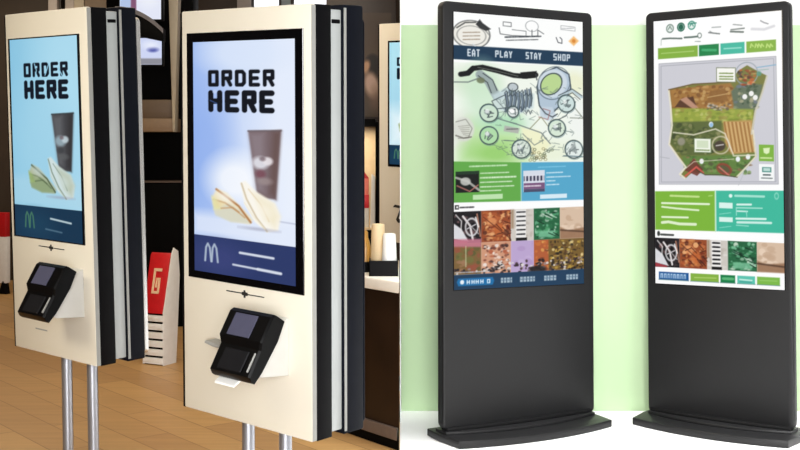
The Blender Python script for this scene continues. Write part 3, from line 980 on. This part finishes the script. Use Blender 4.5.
    while x < 166:
        q = rnd.uniform(8, 13)
        a.rect(x, 393, x + q, 413, (190, 214, 236), .9); a.line([(x + q * .5, 400), (x + q * .5, 413)], .8, (30, 80, 140), .8)
        x += q + 4
    a.line([(206, 404), (300, 402)], 1.0, (176, 210, 110)); a.squig(330, 374, 402, 2.4, (90, 180, 120), .9, random.Random(2), 1)
    a.line([(402, 402), (452, 404)], 1.4, (196, 236, 226)); a.line([(402, 412), (450, 412)], .9, (60, 150, 140)); a.line([(486, 402), (556, 401)], .9, (150, 204, 104))
    return a


# ------------------------------------------------------------------ setting: restaurant on the left
struct(MB().add([(-5, .2, 0), (0, .2, 0), (0, 6.4, 0), (2.2, 6.4, 0), (2.2, 12, 0), (-5, 12, 0)], [(0, 1, 2, 3, 4, 5)]).build('floor_left', FLOORM, smooth=False), 'light wood plank floor of the restaurant')
struct(MB().box(-5, 2.2, 12, 12.15, 0, 3.2).build('wall_back', WALLB))
struct(MB().box(-5.15, -5, 1.5, 12.15, 0, 3.2).build('wall_left', WALLB))
struct(MB().box(0, .005, 5.95, 6.4, 0, 3.2).build('wall_middle', SWHITE))
struct(MB().prism([(-5, 1.2), (0, 1.2), (0, 6.45), (2.2, 6.45), (2.2, 12.15), (-5, 12.15)], 3.2, 3.3, 'z').build('ceiling', CEIL))

# posts and clerestory on the back wall
PY = 11.9


def back_post(x0, x1, m, n, y0=11.8, z0=0.0):
    X0, X1 = (x0 - 400) / 1200 * y0, (x1 - 400) / 1200 * y0
    return struct(MB().box(X0, X1, y0, 11.99, z0, 3.2, bev=.006).build('trim_%d' % n, m))


back_post(48, 57, POSTG, 1)
back_post(57, 61, POSTD, 2, 11.86)
back_post(65, 74, POSTG, 3, 11.86)
back_post(74, 84, POSTB, 4)
back_post(84.5, 121, TAN, 5, 11.7)
back_post(237, 251, POSTG, 6, 11.85)

wf = MB()
X = lambda x, Y: (x - 400) / 1200 * Y
zt, zb = 3.05, 2.38
win = struct(MB().box(X(251, 11.95), X(367, 11.95), 11.93, 11.99, zb, zt).build('window_1', SKY), 'bright high window at the back')
for x0, x1 in ((250.5, 254), (279, 281.5), (291, 294), (330, 331.5)):
    wf.box(X(x0, 11.9), X(x1, 11.9), 11.88, 11.93, zb - .04, zt + .04, 0, .004)
wf.box(X(281.5, 11.9), X(291, 11.9), 11.89, 11.93, zb, zt, 1)
wf.box(X(250.5, 11.9), X(367, 11.9), 11.88, 11.93, zb - .05, zb, 0, .004)
wf.build('window_frame', [POSTD, GREYF], win)

# ------------------------------------------------------------------ setting: white display room on the right
struct(MB().add([(0, .2, 0), (4.6, .2, 0), (4.6, 6.4, 0), (0, 6.4, 0)], [(0, 1, 2, 3)]).build('floor_right', SWHITE, smooth=False), 'plain white floor under the charcoal kiosks')
struct(MB().box(.0, 4.6, 6.4, 6.45, 0, 3.2).build('wall_right', SWHITE), 'plain white wall behind the green board')
gb = MB().box(.006, 2.09, 6.20, 6.225, 0.0, 1.4 + 115 / 1200 * 6.2, bev=.002)
tag(gb.build('backdrop_board', GREEN), 'large pale green board standing behind the charcoal kiosks', 'backdrop')

# ------------------------------------------------------------------ ordering kiosk


def pad_terminal(root, u, ztop, o0, rot=0.0):
    """card pad on a white wedge; u = centre along the face, ztop = height of its top edge"""
    W, L, T = .185, .195, .042
    tilt = math.radians(34)
    # frame: X right, Yd down the slope (toward the viewer and down), N out of the pad face
    org = Vector((u, -o0, ztop))
    M = Matrix.Translation(org) @ Matrix.Rotation(rot, 4, 'Y') @ Matrix.Rotation(-tilt, 4, 'X')
    # local: x right, z up the slope (negative = down), -y out of the face
    pad = MB()
    prof = [(-.012, -L), (-.030, -L * .96), (-.034, -L * .55), (-.048, -L * .45), (-.050, -.012), (-.042, 0), (0, 0), (T * .2, -L * .3), (T * .2, -L * .8), (0, -L)]
    n = len(prof)
    vs, fs = [], []
    # taper the pad: narrower at the waist
    ss = [-1, -.94, .94, 1]
    for i, sx in enumerate(ss):
        for (yy, zz) in prof:
            k = 1.0 if zz > -L * .5 else .93
            inset = .006 if abs(sx) == 1 else 0
            vs.append((sx * W / 2 * k, yy + (inset if yy < -.02 else 0), zz))
    for i in range(len(ss) - 1):
        for j in range(n):
            q = (j + 1) % n
            fs.append((i * n + j, i * n + q, (i + 1) * n + q, (i + 1) * n + j))
    fs.append(list(range(n))[::-1])
    fs.append([(len(ss) - 1) * n + j for j in range(n)])
    pad.add([M @ Vector(v) for v in vs], fs)
    p = pad.build('card_terminal', PADB, root)
    MB().box(-.056, .040, -.0525, -.0495, -.084, -.016, 0, .001, 1, M).build('terminal_screen', PADS, p, 'grey lilac screen')
    MB().box(-.052, .050, -.0365, -.032, -L * .93, -L * .60, 0, .002, 1, M).build('keypad', PADK, p)
    MB().box(.072, .077, -.0375, -.030, -L * .90, -L * .60, 0, .002, 1, M).build('edge_highlight', EDGE, p, 'painted highlight on the pad edge')  # light grey strip painting the highlight along the pad's right edge
    # white wedge between pad and panel
    wdg = MB()
    a = M @ Vector((0, .006, -.012)); b = M @ Vector((0, .006, -L * .86))
    wdg.prism([(0.0, a.z + .012), (a.y, a.z), (b.y, b.z), (b.y + .03, b.z - .015), (0.0, b.z - .028)], u - W * .36, u + W * .31, 'x', bev=.004)
    wdg.build('terminal_mount', WHITE, root)
    return M, L


def tip(root, ang, zp):
    """lean the parts built so far about a horizontal axis at height zp"""
    rm = root.rotation_euler.to_matrix().to_4x4()
    P = Matrix.Translation((0, 0, zp))
    T = rm.inverted() @ P @ Matrix.Rotation(ang, 4, 'X') @ P.inverted() @ rm
    for c in root.children:
        c.matrix_basis = T @ c.matrix_basis


def order_kiosk(loc, rz, W, zb, zt, label, art, disp, bez, lean=0.0, receipt=None, tab=False, pads=True, group=None, slot=False, script=False, rear=.008, rear_mat=None, rd=.215, pole_dx=0.0, pitch=0.0):
    r = empty('ordering_kiosk', loc, rz, label, 'kiosk', group)
    if lean:
        h = (zb + zt) / 2
        r.matrix_world = Matrix.Translation(Vector(loc) + Vector((-math.sin(lean) * h, 0, 0))) @ Matrix.Rotation(lean, 4, 'Y') @ Matrix.Rotation(rz, 4, 'Z')
    h = W / 2
    # casing behind the panel, both units, spine between
    MB().box(-h, h, .020, .082, zb, zt, 0, .004).build('front_casing', BLACK, r)
    fp = MB()
    fp.box(-h + .013, h - .001, 0, .0195, zb + .002, zt, 0, .004)
    fp.build('front_panel', [CREAM], r)
    MB().box(-h, -h + .012, .004, .0195, zb, zt - .004, 0, .002).build('panel_trim', BLACK, r, 'black edge strip')
    MB().box(h - .0008, h + .0012, .003, .018, zb + .004, zt - .004).build('panel_trim', EDGE, r, 'grey edge strip')
    MB().box(-h + .012, h - .008, .082, .130, zb + .012, zt - .012, 0, .003).build('spine', SPINE, r, 'light grey spine between the two casings')
    MB().box(h - .03, h - .006, .090, .124, zt - .052, zt - .040, 0, .002).build('spine_clip', BLACK, r)
    MB().box(-h, h, .130, rd, zb - .004, zt + .004, 0, .006).build('rear_casing', NAVY, r)
    MB().box(h - .0008, h + .0014, .133, .142, zb + .006, zt - .006).build('casing_trim', EDGE, r, 'grey edge strip')
    MB().prism(rrect(-h + .01, h - .002, zb + .01, zt - .03, .02), rd, rd + rear, 'y', bev=.003).build('rear_panel', rear_mat or NAVY, r)
    # display
    x0, x1, z0, z1 = bez
    b = MB().box(x0, x1, -.0035, .004, z0, z1, 0, .0015, 1).build('bezel', GLASS, r)
    x0, x1, z0, z1 = disp
    art.mesh('display', x0, x1, z0, z1, -.0045, DISP, b)
    # small mark under the display
    mz = bez[2] - .026
    mk = MB()
    mk.box(-.075, .0, -.0012, .001, mz, mz + .0035)
    mk.box(.018, .096, -.0012, .001, mz - .001, mz + .002)
    mk.box(-.004, .022, -.0016, .001, mz - .004, mz + .006, 0, .0008, 1)
    mk.box(.004, .012, -.0018, .001, mz - .011, mz + .012, 0, .0008, 1)
    mk.build('printed_mark', MARK, r)
    if script:
        sc = MB()
        sc.prism([(-.175, 1.006), (-.160, 1.022), (-.05, 1.012), (-.05, .998), (-.155, 1.006)], -.0015, .001, 'y')
        sc.prism([(-.118, 1.005), (-.102, 1.005), (-.130, .945), (-.110, .932), (-.09, .95), (-.095, .925), (-.135, .918), (-.150, .935)], -.0015, .001, 'y')
        sc.prism([(-.06, .97), (-.085, .95), (-.07, .92), (-.04, .92), (-.04, .93), (-.066, .94), (-.06, .958), (-.04, .958), (-.04, .97)], -.0015, .001, 'y')
        sc.build('printed_script', MARK, r, 'black script lettering')
    if pads:
        M, L = pad_terminal(r, *pads)
        if receipt:
            u, z, o = receipt
            MB().box(u - .055, u + .06, -o, -o + .03, z - .020, z - .006, 0, .001, 1, Matrix.Identity(4)).build('receipt_slot', PADB, r)
            MB().prism([(-o - .03, z - .032), (-o - .028, z - .026), (-o + .015, z - .002), (-o + .015, z - .010)], u - .04, u + .045, 'x').build('receipt_paper', PAPER, r)
            pr = MB()
            pr.box(u - .05, u + .055, -.001, .001, z - .03, z + .03, 0, 0, 1)
        if slot:
            MB().box(-.128, -.045, -.002, .002, .738, .745, 0, .0008, 1).build('receipt_slot', PADB, r)
            MB().box(-.115, -.035, -.0008, .002, .700, .705, 0, 0, 1).build('printed_mark', EDGE, r)
        if tab:
            MB().prism([(-.128, .779), (-.09, .772), (-.05, .772), (-.05, .781), (-.125, .786)], -.045, .0, 'y', bev=.002).build('side_tab', EDGE, r)
    if pitch:
        tip(r, pitch, (zb + zt) / 2)
    # posts and foot plate
    for sx in (-.085, .083):
        MB().lathe([(.0195, .012), (.0195, zb + .02)], (sx + pole_dx, .098, 0)).build('pole', STEEL, r)
    MB().prism(rrect(-.24, .24, -.14, .33, .03), 0, .014, 'z', bev=.003).build('foot_plate', STEEL, r)
    return r


K_ART = art_order('blue')
M_ART = art_order('white')
P_ART = art_order('pale')
order_kiosk((-.4716, 3.5908, 0), math.radians(-41.7), .592, .543, 1.793,
            'nearest white ordering kiosk on two grey posts, largest of the restaurant kiosks', M_ART,
            (-.222, .235, .9875, 1.696), (-.2555, .2675, .964, 1.7245), receipt=(.105, .742, .135), tab=True, pads=(.145, .893, .05), pitch=math.radians(2.6),
            group='ordering kiosks with lit portrait screens')
order_kiosk((-1.2705, 4.331, 0), math.radians(-42.6), .555, .6135, 1.8635,
            'white ordering kiosk with a pale blue screen at the left edge beside the red rack', K_ART,
            (-.228, .222, 1.041, 1.768), (-.243, .232, 1.036, 1.773), lean=math.radians(-1.0), pads=(.158, .952, .05), slot=True, rear=.018, rear_mat=CHROME, rd=.205, pole_dx=.03, pitch=math.radians(2.6),
            group='ordering kiosks with lit portrait screens')
order_kiosk((.09, 6.80, 0), math.radians(-41.7), .592, .80, 2.065,
            'distant beige ordering kiosk standing behind the counter, cut off by the white wall', P_ART,
            (-.198, .25, 1.255, 1.955), (-.213, .26, 1.24, 1.966), pads=None, script=True, pitch=math.radians(2.6),
            group='ordering kiosks with lit portrait screens')

# ------------------------------------------------------------------ charcoal totem kiosks


def totem(loc, rz, W, H0, H1, scr, art, hw, label, sgn, group):
    r = empty('display_totem', loc, rz, label, 'kiosk', group)
    h = W / 2
    D = .055
    MB().prism(rrect(-h, h, H0, H1, .028), .0, D, 'y', bev=.010).build('casing', CHAR, r)
    MB().box(-h - .0015, -h + .002, .016, D - .012, H0 + .04, H1 - .04, 0, .0008, 1).build('side_strip', CHARS, r)
    MB().box(h - .002, h + .0015, .016, D - .012, H0 + .04, H1 - .04, 0, .0008, 1).build('side_strip', CHARS, r)
    x0, x1, z0, z1 = scr
    gl = MB().box(x0 - .004, x1 + .004, -.002, .004, z0 - .004, z1 + .004, 0, .001, 1).build('screen_glass', GLASS, r)
    art.mesh('display', x0, x1, z0, z1, -.003, DISP, gl)
    # back hatch
    MB().prism(rrect(-h * .6, h * .6, .5, 1.2, .02), D, D + .004, 'y').build('service_hatch', CHARS, r)
    tip(r, math.radians(-2.0), H0)
    # foot plate with a bowed front edge
    n = 20
    arc = [(-hw + 2 * hw * i / n, -.135 - .065 * (1 - (2 * i / n - 1) ** 2)) for i in range(n + 1)]
    pl = arc + [(hw + .012, .02), (hw, .15), (-hw, .15), (-hw - .012, .02)]
    MB().prism(pl, 0, .036, 'z', bev=.005).build('foot_plate', CHARB, r)
    # stepped collar the casing stands on
    arc2 = [(-h * .98 + 2 * h * .98 * i / n, -.012 - .075 * (1 - (2 * i / n - 1) ** 2)) for i in range(n + 1)]
    MB().prism(arc2 + [(h * .98, D + .03), (-h * .98, D + .03)], .034, .050, 'z', bev=.004).build('collar', CHARB, r)
    # near-black wedge, its colour painting the shade of the recess below the casing
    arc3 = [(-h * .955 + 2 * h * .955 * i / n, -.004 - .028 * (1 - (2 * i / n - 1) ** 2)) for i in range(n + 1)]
    MB().prism(arc3 + [(h * .955, D - .006), (-h * .955, D - .006)], .048, .066 if H0 > .06 else .066, 'z', bev=.004).build('recess_shade', CHARD, r)
    return r


totem((.585, 5.7606, 0), math.radians(29.1), .880, .052, 2.048, (-.3825, .3745, .694, 1.998), art_town(), .438,
      'charcoal totem kiosk with a cartoon town plan on its screen, standing on white floor', 1, 'charcoal totem kiosks on the white floor')
totem((1.5335, 5.7822, 0), math.radians(-36.6), .731, .046, 2.050, (-.3185, .3300, .692, 2.004), art_map(), .385,
      'charcoal totem kiosk with a green park map on its screen, nearer the right edge', -1, 'charcoal totem kiosks on the white floor')

# ------------------------------------------------------------------ counter and the things on it
CT = .763
cf = [(-.004, 5.405), (-.14, 5.582), (-.27, 5.760), (-.50, 6.09), (-.50, 6.36), (-.004, 6.36)]
ct = empty('serving_counter', (0, 0, 0), 0, 'dark brown counter with a white worktop beside the pale green board', 'counter')


def grow(poly, d):
    c = Vector((-.1, 6.3))
    return [tuple(Vector(p) + Vector((-.816, -.578)) * d) if i in (0, 1, 2, 3) else p for i, p in enumerate(poly)]


def clipx(poly, xm=-.004):
    return [(min(p[0], xm), p[1]) for p in poly]


MB().prism(clipx(cf), .10, CT - .054, 'z', bev=.003).build('counter_front', BROWNL, ct)
MB().prism([(min(p[0], -.004), p[1]) for p in [(-.004, 5.385), (-.13, 5.550), (-.262, 5.735), (-.52, 6.10), (-.52, 6.37), (-.004, 6.37)]], CT - .054, CT, 'z', bev=.008).build('worktop', COUNTW, ct, 'white worktop')
MB().prism(clipx(grow(cf, .012)), .045, .10, 'z', bev=.003).build('kick_strip', KICK, ct, 'grey kick strip')
MB().prism(clipx(cf), 0, .045, 'z').build('plinth', BLACKL, ct)

cad = empty('cup_caddy', (-.077, 5.68, CT), 0, 'black caddy holding paper cups on the white worktop', 'caddy')
q = MB()
hx, hy, wh = .068, .07, .072
q.box(-hx, hx, -hy, hy, 0, .006)
q.box(-hx, hx, -hy, -hy + .005, 0, wh, 0, .001, 1); q.box(-hx, hx, hy - .005, hy, 0, wh, 0, .001, 1)
q.box(-hx, -hx + .005, -hy, hy, 0, wh, 0, .001, 1); q.box(hx - .005, hx, -hy, hy, 0, wh, 0, .001, 1)
q.build('tray', BLACK, cad)


def cup(name, x, y, z, r0, r1, hgt, m, label, group):
    p = MB().lathe([(r0, 0), (r0 + .002, .004), (r1, hgt - .008), (r1 - .002, hgt - .002), (r1 - .006, hgt)], (0, 0, 0), 32)
    o = p.build(name, m)
    o.location = (x, y, z)
    return tag(o, label, 'cup', group)


cup('paper_cup', -.050, 5.655, CT + .0065, .036, .030, .190, CUPW, 'white upturned paper cup at the front of the black caddy', 'paper cups in the black caddy')
cup('paper_cup', -.104, 5.706, CT + .0065, .036, .031, .232, CUPB, 'taller beige upturned paper cup behind the white one', 'paper cups in the black caddy')
sb = MB().lathe([(.024, 0), (.026, .01), (.026, .12), (.018, .15), (.012, .165), (.012, .19), (.006, .2)], (0, 0, 0), 24)
bt = empty('sauce_bottle', (-.166, 5.80, CT), 0, 'small amber bottle on the worktop left of the black caddy', 'bottle')
sb.build('bottle_body', AMBER, bt)
MB().lathe([(.0275, .0), (.0275, .05)], (0, 0, 0.0), 24).build('bottle_sleeve', BLACK, bt, 'black lower sleeve')
# sprig of leaves
sp = empty('leaf_sprig', (-.026, 5.785, CT), 0, 'green leafy sprig behind the white cup beside the wall', 'plant')
MB().lathe([(.014, 0), (.018, .05)], (0, 0, 0), 20).build('pot', BLACK, sp)
lf = MB()
rnd = random.Random(4)
for i in range(16):
    a = rnd.uniform(0, 6.28); zz = rnd.uniform(.05, .15); L = rnd.uniform(.012, .022)
    d = Vector((math.cos(a) * .5, math.sin(a), rnd.uniform(.2, .9))).normalized()
    s = d.cross(Vector((0, 0, 1))).normalized() * L * .35
    b = Vector((d.x * .003, d.y * .003, zz)); t = b + d * L
    mi = (b + t) / 2
    lf.add([b, mi + s, t, mi - s, mi + Vector((0, 0, .002))], [(0, 1, 4), (1, 2, 4), (2, 3, 4), (3, 0, 4)])
lf.lathe([(.0015, .04), (.001, .17)], (0, 0, 0), 8)
lf.build('foliage', LEAF, sp)

# ------------------------------------------------------------------ lit cabinet behind the counter
cb = empty('display_cabinet', (-.37, 8.0, 0), 0, 'dark framed cabinet with a lit cream inside left of the distant kiosk', 'cabinet')
q = MB()
q.box(-.26, -.24, -.02, .30, 0, 1.52, 0, .002, 1); q.box(.207, .225, -.02, .30, 0, 1.52, 0, .002, 1)
q.box(-.24, .207, -.02, .30, 1.49, 1.54, 0, .002, 1); q.box(-.24, .207, -.02, .30, 0, .80, 0, .002, 1)
q.build('cabinet_frame', BLACKL, cb)
MB().box(-.24, .207, .28, .295, .80, 1.49).build('back_panel', CREAMIN, cb, 'cream back panel')
MB().box(-.24, .207, .0, .28, .80, .812).build('shelf', CREAMIN, cb)
ld = bpy.data.lights.new('cabinet_lamp', 'AREA'); ld.shape = 'RECTANGLE'; ld.size = .36; ld.size_y = .12; ld.energy = 2.2; ld.color = (1, .86, .66)
lo = bpy.data.objects.new('cabinet_lamp', ld); lo.location = (0, .08, 1.475); COL.objects.link(lo); lo.parent = cb
bx = empty('gift_carton', (-.245, 8.09, .812), 0, 'red and pale red carton standing inside the lit cabinet', 'carton')
MB().box(-.035, .035, -.03, .05, .0, .13, 0, .003).build('carton_foot', WHITE, bx, 'white lower band')
MB().box(-.036, .036, -.031, .051, .13, .22, 0, .003).build('carton_base', RED, bx, 'red band')
MB().box(-.034, .034, -.029, .049, .22, .33, 0, .003).build('carton_body', PINK, bx, 'pale red upper body')
MB().prism([(-.034, .33), (.034, .33), (.012, .36), (-.006, .39), (-.034, .37)], -.029, .049, 'y', bev=.003).build('carton_top', RED, bx, 'red folded top')
pc = MB().prism([(-.018, 0), (.018, 0), (.016, .34), (-.008, .36)], -.03, .05, 'y', bev=.003).build('paper_sleeve', PAPER)
pc.location = (-.183, 8.06, .812)
tag(pc, 'tall white paper sleeve beside the red carton in the lit cabinet', 'packaging')

# flat picture standing in for a dimly seen person above the cabinet
pa = Art(40, 110, 1.2, (58, 45, 33))
pa.ell(20, 70, 22, 40, (74, 58, 44), .7, 10)
pa.ell(20, 54, 8, 10, (18, 12, 9), 1, 1.5)
pa.ell(13, 57, 4, 7, (176, 136, 104), .95, 1.5, .3)
pa.ell(25, 64, 4, 9, (20, 13, 10), .9, 2)
pa.ell(19, 76, 7.5, 13, (186, 156, 140), .9, 2.5, -.2)
pa.ell(23, 90, 5, 10, (112, 88, 72), .7, 4)
fr = empty('figure_stand_in', (-.27, 8.30, 0), 0, 'flat brown picture standing in for a dimly seen long haired person above the lit cabinet', 'picture')
MB().box(-.24, .24, 0, .03, 1.53, 2.62, 0, .004).build('picture_frame', POSTD, fr)
pa.mesh('picture_print', -.05, .21, 1.56, 2.28, -.002, PRINT, fr)
MB().box(-.24, .24, 0.03, .10, 0, 2.9, 0, .004).build('backing_panel', WALLB, fr)

# ------------------------------------------------------------------ red and white rack between the kiosks
rk = empty('paper_rack', (-1.538, 7.47, 0), math.radians(-27), 'red and white rack with slatted front between the two big ordering kiosks', 'rack')
rw = .078
q = MB()
for s in (-1, 1):
    top = [(.085, .69), (.105, .725), (.15, .70)] if s > 0 else [(.078, .665), (.10, .66), (.14, .64)]
    q.prism([(0, 0), (0, .325), (.02, .40)] + top + [(.165, .55), (.15, .30), (.13, 0)], s * rw - .003, s * rw + .003, 'x', bev=.001)
q.build('side_cheek', PAPER, rk, 'white side cheeks')
q = MB().prism([(-.004, .322), (.072, .678), (.084, .692), (.10, .675), (.02, .322)], -rw + .003, rw - .003, 'x', bev=.002)
rp = q.build('sign_board', RED, rk, 'red sign board')
# numeral on the board, laid on its slope
sl = math.atan2(.076, .356)
MN = Matrix.Translation(Vector((0, -.004, .322))) @ Matrix.Rotation(-sl, 4, 'X')
q = MB()
for (x0, x1, z0, z1) in ((-.030, .032, .262, .280), (-.030, -.014, .128, .27), (-.030, .026, .122, .138), (.012, .028, .13, .215), (-.006, .028, .205, .221), (-.006, .006, .160, .221)):
    q.box(x0, x1, -.0035, .0015, z0, z1, 0, .0008, 1, MN)
q.build('numeral', mat('cream_ink', (246, 214, 176), .6, noise=.02), rp, 'cream numeral')
for i in range(6):
    q = MB().box(-rw + .004, rw - .004, -.003, .11, .006 + i * .053, .006 + i * .053 + .038, 0, .002)
    q.build('tray', PAPER, rk)
MB().box(-rw + .006, rw - .006, .014, .10, .0, .322).build('rack_core', BLACKL, rk)

# red and white stand at the far left
st = empty('promotion_stand', (X(1, 10.9), 10.9, 0), math.radians(-20), 'red topped white stand behind the left edge of the pale blue kiosk', 'stand')
MB().box(-.07, .055, 0, .06, .10, .52, 0, .004).build('stand_panel', PAPER, st, 'white lower panel')
MB().box(-.07, .05, -.002, .062, .52, .74, 0, .004).build('stand_header', RED, st, 'red header')
MB().prism([(-.03, 0), (.055, 0), (.035, .12), (.01, .12)], .0, .06, 'y', bev=.003).build('stand_foot', BLACK, st)

# ------------------------------------------------------------------ dark service station and things over it
sv = empty('service_station', (X(158, 9.0), 9.0, 0), 0, 'tall black service station behind the red and white rack', 'cabinet')
q = MB().box(-.45, .22, 0, .5, 0, 1.08, 0, .004).build('base_cabinet', BLACKL, sv)
MB().box(-.45, .22, -.012, .5, 1.08, 1.09, 0, .002, 1).build('station_top', KICK, sv, 'thin grey top edge')
MB().box(-.45, .22, .25, .5, 1.09, 2.9, 0, .004).build('back_board', BLACKL, sv)
ov = empty('overhead_cabinet', (X(160, 8.9), 8.9, 0), 0, 'tan overhead cabinet with a beige side post above the black station', 'cabinet')
q = MB()
q.box(-.30, .10, 0, .30, 1.46, 1.56, 0, .004)
q.build('cabinet_bottom', mat('tan_shelf_edge', (128, 104, 78), .5, noise=.06), ov)
MB().box(-.30, .085, .04, .30, 1.56, 1.70, 0, .004).build('cabinet_recess', TAN, ov)
MB().prism([(.048, 3.1), (.155, 3.1), (.112, 1.46), (.098, 1.46)], -.02, .10, 'y', bev=.003).build('side_post', POSTB, ov, 'beige tapering post')
# hanging monitor under an arched black hood
hm = empty('menu_monitor', (X(145, 8.6), 8.6, 0), 0, 'hanging menu monitor with black arched hood beside the beige post', 'monitor')
ma = Art(60, 30, 1.5, (226, 230, 246))
ma.rect(0, 0, 17, 14, (28, 30, 90), 1, 2)
ma.rect(0, 14, 17, 30, (176, 196, 230), 1, 2)
ma.rect(16, 0, 24, 30, (130, 84, 116), 1, 1)
ma.ell(42, 12, 14, 8, (244, 246, 252), .8, 5)
up = MB().box(-.19, .13, .0, .05, 2.255, 2.62, 0, .004).build('upper_casing', BLACK, hm)
ma.mesh('upper_display', -.18, .115, 2.265, 2.60, -.002, DISP, up)
hp, n = [], 14
for i in range(n + 1):
    t = i / n
    hp.append((-.19 + .34 * t, 2.345 - .16 * t ** 2.2))
MB().prism(hp + [(.15, 2.10), (-.19, 2.17)], -.10, -.012, 'y', bev=.003).build('hood', BLACKL, hm)
hp2 = [(x, z + .002) for x, z in hp] + [(x, z - .03) for x, z in hp[::-1]]
MB().prism(hp2, -.106, -.099, 'y').build('hood_rim', RIM, hm, 'grey curved rim')
mb = Art(40, 30, 1.5, (206, 214, 244))
mb.ell(25, 13, 8, 2.6, (54, 62, 150), .95, 1.5)
mb.ell(22, 8, 12, 4, (236, 240, 252), .8, 3)
mb.rect(0, 23, 40, 30, (140, 140, 150), 1, 1)
lw = MB().box(-.06, .13, .0, .05, 1.93, 2.14, 0, .004).build('lower_casing', BLACK, hm)
mb.mesh('lower_display', -.05, .12, 1.94, 2.13, -.002, DISP, lw)
